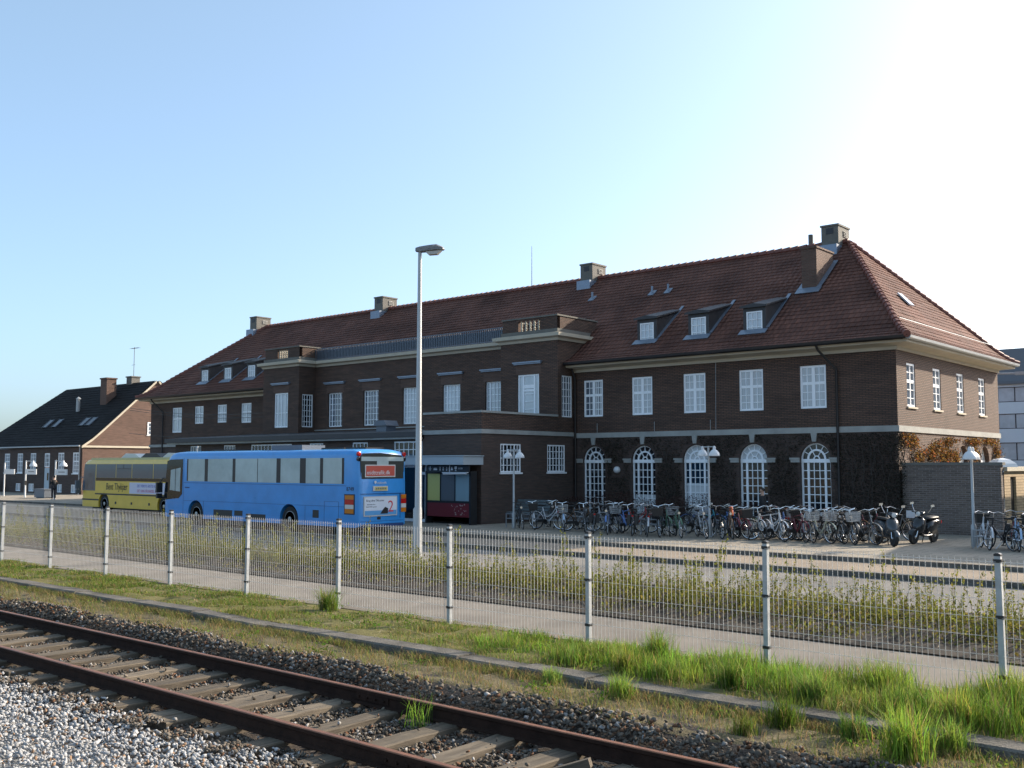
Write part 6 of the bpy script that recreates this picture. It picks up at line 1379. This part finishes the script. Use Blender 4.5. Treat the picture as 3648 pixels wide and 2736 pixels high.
# ================================================================ hedge plants in the bed
def hedge_mesh(seed):
    r = np.random.default_rng(seed); V, F_, T = [], [], []; off = 0
    def addq(v, t):
        nonlocal off
        m_ = len(v) // 4; V.append(v); F_.append(np.arange(m_ * 4) + off); T.append(t); off += m_ * 4
    ns = r.integers(8, 13)
    for i in range(ns):
        tall = i < 3; H = r.uniform(.55, .98) if tall else r.uniform(.18, .48); b = np.array([*r.normal(0, .11, 2), 0]); l = r.normal(0, .12 if tall else .22, 2); K = 7
        z = np.linspace(0, 1, K); c = np.stack([b[0] + l[0] * z ** 1.5, b[1] + l[1] * z ** 1.5, H * z], 1); c[1:-1, :2] += r.normal(0, .012, (K - 2, 2))
        w = .005 * (1 - .6 * z)
        for ax in ((1, 0), (0, 1)):
            s_ = np.array([*ax, 0])[None] * w[:, None]; q = np.stack([c[:-1] - s_[:-1], c[:-1] + s_[:-1], c[1:] + s_[1:], c[1:] - s_[1:]], 1).reshape(-1, 3); addq(q, np.array([.11, .085, .045])[None] * r.uniform(.6, 1.3, (K - 1, 1)))
        m_ = 64 if tall else 52; u = r.uniform(.15, 1, m_) ** (.8 if tall else 1.0); cx = np.stack([np.interp(u, z, c[:, j]) for j in range(3)], 1) + r.normal(0, .014, (m_, 3))
        t = np.array([.17, .185, .035])[None] * r.uniform(.45, 1.5, (m_, 1)); yl = r.random(m_) < .22; t[yl] = np.array([.30, .25, .05]) * r.uniform(.6, 1.2, (yl.sum(), 1)); 
        v, f, t = leaves(m_, r, cx, 0, .036, t, .5); addq(v, t)
    return tint_mesh('hedge_plant', np.concatenate(V), np.concatenate(F_), 4, np.concatenate(T), M['leaf_tint'])
HM = [hedge_mesh(100 + i) for i in range(9)]
cnt = 0
xx = -.3
while xx > -52 and cnt < 292:
    for yb in (15.1, 16.3):
        o = bpy.data.objects.new('hedge_plant', random.choice(HM)); COL.objects.link(o); cnt += 1
        o.location = (xx + random.uniform(-.1, .1), yb + random.uniform(-.3, .3), .0); o.rotation_euler = (0, 0, random.uniform(0, 6.3)); s_ = random.choice((.55, .7, .8, .9, 1.0, 1.1, 1.2)) * random.uniform(.9, 1.08); o.scale = (1.05, 1.05, s_)
        tag(o, 'thin young hedge plant with yellow green leaves in the soil bed behind the fence', 'hedge plant', 'young hedge plants in the bed')
    xx -= .30 if xx > -28 else .52

# ================================================================ creeper on the station, bare shrubs, far tree
cp_ = thing('climbing_plant', 'dark bare creeper with orange dead leaves covering the ground floor corner', 'climbing plant', (-13.4, 36.9, 0))
r = np.random.default_rng(77)
n = 60000; x = r.uniform(-27.6, -13.1, n); z = r.uniform(.0, 3.58, n); ok = np.ones(n, bool)
for a, b_, c0, sp, _ in arc:
    cxm = (a + b_) / 2; ok &= ~((np.abs(x - cxm) < .70 + .05 * np.sin(z * 9)) & (z < sp)) & ~(np.hypot(x - cxm, z - sp) < .72) & ~((np.abs(x - cxm) < .15) & (z > sp)) & ~((np.abs(x - cxm) < 1.0) & (np.abs(z - sp) < .13))
dens = .65 + .35 * np.sin(x * 1.9 + 1) * np.sin(z * 1.7 + x * .6); dens += np.clip((x + 16) * .3, 0, .6); ok &= r.random(n) < dens; ok &= ~((x < -25.35) & (x > -25.95) & (np.abs(z - 2.2) < .3)); x, z = x[ok], z[ok]; n = len(x)
yy = 36.985 - np.abs(r.normal(0, .04, n)) - np.clip((x + 13.8) * .3, 0, .18)
t = np.array([.030, .027, .020])[None] * r.uniform(.4, 1.5, (n, 1)); t[:, 1] *= r.uniform(.85, 1.2, n)
v, f, t = leaves(n, r, np.stack([x, yy, z], 1), 0, .055, t, 0.0); cp_ob = link('bare_foliage', tint_mesh('bare_foliage', v, f, 4, t, M['twig_tint']), cp_); cp_['kind'] = 'thing'
blobs = [(37.6, 3.35, .75, .22, 1), (38.4, 3.3, .5, .2, .8), (41.0, 3.0, .7, .28, 1), (42.2, 2.75, .8, .3, 1), (42.4, 3.4, .9, .12, .9), (40.3, 2.85, .5, .25, .6), (43.2, 2.6, .35, .4, .8), (45.6, 3.42, .9, .13, .9), (45.8, 2.9, .25, .4, .6), (47.9, 3.45, .9, .12, .9), (49.0, 3.0, .45, .4, .5), (39.0, 2.75, .9, .3, .25)]
V, T = [], []
for (y, z, sy, sz, q) in blobs:
    n = int(1700 * sy * sz * 4 * q); yy = r.normal(y, sy * .5, n); zz = r.normal(z, sz * .55, n); k_ = (zz < 3.58) & (zz > .1) & (yy > 37.0) & (yy < 49.6)
    for (a, b_, c0, sp, _) in sarc: k_ &= np.hypot(yy - (a + b_) / 2, zz - sp) > .66
    yy, zz = yy[k_], zz[k_]; n = len(yy); xx_ = -13.395 + np.abs(r.normal(0, .07, n)); t = np.array([.27, .145, .04])[None] * r.uniform(.35, 1.25, (n, 1)); t[:, 1] *= r.uniform(.6, 1.25, n); dk = r.random(n) < .35; t[dk] = np.array([.06, .045, .03]) * r.uniform(.5, 1.3, (dk.sum(), 1))
    v, f, t = leaves(n, r, np.stack([xx_, yy, zz], 1), 0, .085, t, -.3); V.append(v); T.append(t)
V = np.concatenate(V); link('autumn_foliage', tint_mesh('autumn_foliage', V, np.arange(len(V)), 4, np.concatenate(T), M['leaf_tint']), cp_)
bb_ = MB()
rr = random.Random(9)
for i in range(46):
    y = rr.uniform(37.1, 49.3); z = rr.uniform(1.6, 2.4); pts = []
    for k in range(9): pts.append((-13.37 + rr.uniform(0, .05), y, z)); y += rr.uniform(-.28, .38); z = min(3.56, z + rr.uniform(-.02, .26))
    pts = [p for p in pts if all(math.hypot(p[1] - (a + b_) / 2, p[2] - sp) > .7 or p[2] < 2.3 for a, b_, c0, sp, _ in sarc)]
    if len(pts) > 2: bb_.tube(pts, [.035 - .025 * k / len(pts) for k in range(len(pts))], 5); bb_.cut()
for i in range(40):
    x = rr.uniform(-27.4, -13.3); z = 0; pts = []
    for k in range(12):
        pts.append((x, 36.94 + rr.uniform(-.03, .01), z)); x += rr.uniform(-.14, .14); z += rr.uniform(.2, .36)
        if z > 3.55: break
    if all(not (a - .1 < p[0] < b_ + .1 and p[2] < 3.3) for p in pts for a, b_, *_ in arc): bb_.tube(pts, .012, 4); bb_.cut()
bb_.builds('branch', mat('creeper_bark', (.06, .048, .04), .9), cp_)
def shrub(x, y, h, seed, label):
    r = np.random.default_rng(seed); t = thing('bare_shrub', label, 'shrub', (x, y, 0), 0, 'bare shrubs along the station wall'); mb = MB(); rr = random.Random(seed)
    for i in range(24):
        a = rr.uniform(0, 6.28); l = rr.uniform(.15, .55); p = Vector((x + rr.uniform(-.5, .5), y + rr.uniform(-.15, .15), 0)); pts = [p]
        for k in range(4): p = p + Vector((cos(a) * l * .25 + rr.uniform(-.04, .04), sin(a) * l * .15, h / 4 * rr.uniform(.7, 1.15))); pts.append(p)
        mb.tube(pts, [.012, .01, .008, .006, .003], 4, cap=False)
    mb.build('stem', M['creeper'] if 'creeper' in M else mat('shrub_bark', (.06, .035, .03), .9), t)
    n = 900; cx = np.stack([r.normal(x, .5, n), r.normal(y, .16, n), r.uniform(.15, h * 1.05, n)], 1); tn = np.array([.055, .025, .020])[None] * r.uniform(.4, 1.5, (n, 1)); v, f, tn = leaves(n, r, cx, 0, .06, tn, .3)
    link('foliage', tint_mesh('foliage', v, f, 4, tn, M['twig_tint']), t)
for i, x in enumerate((-27.6, -26.1, -24.7, -23.2, -21.9, -20.6, -19.4)): shrub(x, 36.1 + .1 * (i % 2), .95 + .12 * (i % 3), 200 + i, 'dark reddish bare shrub against the station wall behind the shaded bicycles')
ft = thing('distant_tree', 'small bare brown tree on the horizon at the extreme left edge', 'tree', (-158, 78, 0))
mb = MB(); rr = random.Random(4); mb.tube([(-158, 78, 0), (-158, 78, 2.2), (-157.8, 78, 5.5)], [.3, .22, .06], 7)
for i in range(16): a = rr.uniform(0, 6.28); z = rr.uniform(1.8, 4.5); mb.tube([(-158, 78, z), (-158 + 1.4 * cos(a), 78 + 1.4 * sin(a), z + 1.3), (-158 + 2.2 * cos(a), 78 + 2.2 * sin(a), z + 2.6)], [.08, .05, .02], 4)
mb.build('trunk', M['hiptile'] if False else mat('tree_bark', (.09, .065, .05), .9), ft)
r = np.random.default_rng(3); n = 3500; q = r.normal(size=(n, 3)); q /= np.linalg.norm(q, axis=1)[:, None]; q *= (r.random((n, 1)) ** .4) * np.array([2.8, 2.8, 2.4]); q += np.array([-158, 78, 4.9]); t = np.array([.16, .11, .08])[None] * r.uniform(.5, 1.3, (n, 1))
v, f, t = leaves(n, r, q, 0, .22, t, .4); link('crown', tint_mesh('crown', v, f, 4, t, M['twig_tint']), ft)
# ================================================================ camera, sky, sun
cam = bpy.data.cameras.new('camera'); co = bpy.data.objects.new('camera', cam); COL.objects.link(co)
co.location = (0, 0, 2.4); co.rotation_euler = (radians(90 + 4.561), 0, radians(40.667))
cam.sensor_width = 36; cam.lens = 36 * 2200 / 2212; cam.clip_end = 3000; cam.clip_start = .1
SC.camera = co
SUN_EL, SUN_AZ = radians(26), radians(25)
wd = bpy.data.worlds.new('World'); SC.world = wd; wd.use_nodes = True
nt = wd.node_tree; bg = nt.nodes['Background']; bg.inputs['Strength'].default_value = .15
sky = nt.nodes.new('ShaderNodeTexSky'); sky.sky_type = 'NISHITA'; sky.sun_disc = False
sky.sun_elevation = SUN_EL; sky.sun_rotation = SUN_AZ; sky.altitude = 0; sky.air_density = .65; sky.dust_density = 2.7; sky.ozone_density = 3.2
hz_ = nt.nodes.new('ShaderNodeVectorMath'); hz_.operation = 'ADD'; hz_.inputs[1].default_value = (.58, .82, .70)   # even veil of thin haze over the whole sky
nt.links.new(sky.outputs[0], hz_.inputs[0]); nt.links.new(hz_.outputs[0], bg.inputs[0])
sun = bpy.data.lights.new('sun', 'SUN'); so = bpy.data.objects.new('sun', sun); COL.objects.link(so)
sun.energy = 4.7; sun.angle = radians(.5); sun.color = (1, .86, .68)
d = Vector((sin(SUN_AZ) * cos(SUN_EL), cos(SUN_AZ) * cos(SUN_EL), sin(SUN_EL)))
so.rotation_euler = d.to_track_quat('Z', 'Y').to_euler()
SC.view_settings.view_transform = 'Standard'; SC.view_settings.look = 'None'; SC.view_settings.exposure = .9; SC.view_settings.gamma = 1
SC.view_settings.use_curve_mapping = False
SC.cycles.max_bounces = 6; SC.cycles.transparent_max_bounces = 8
SC.cycles.use_denoising = True
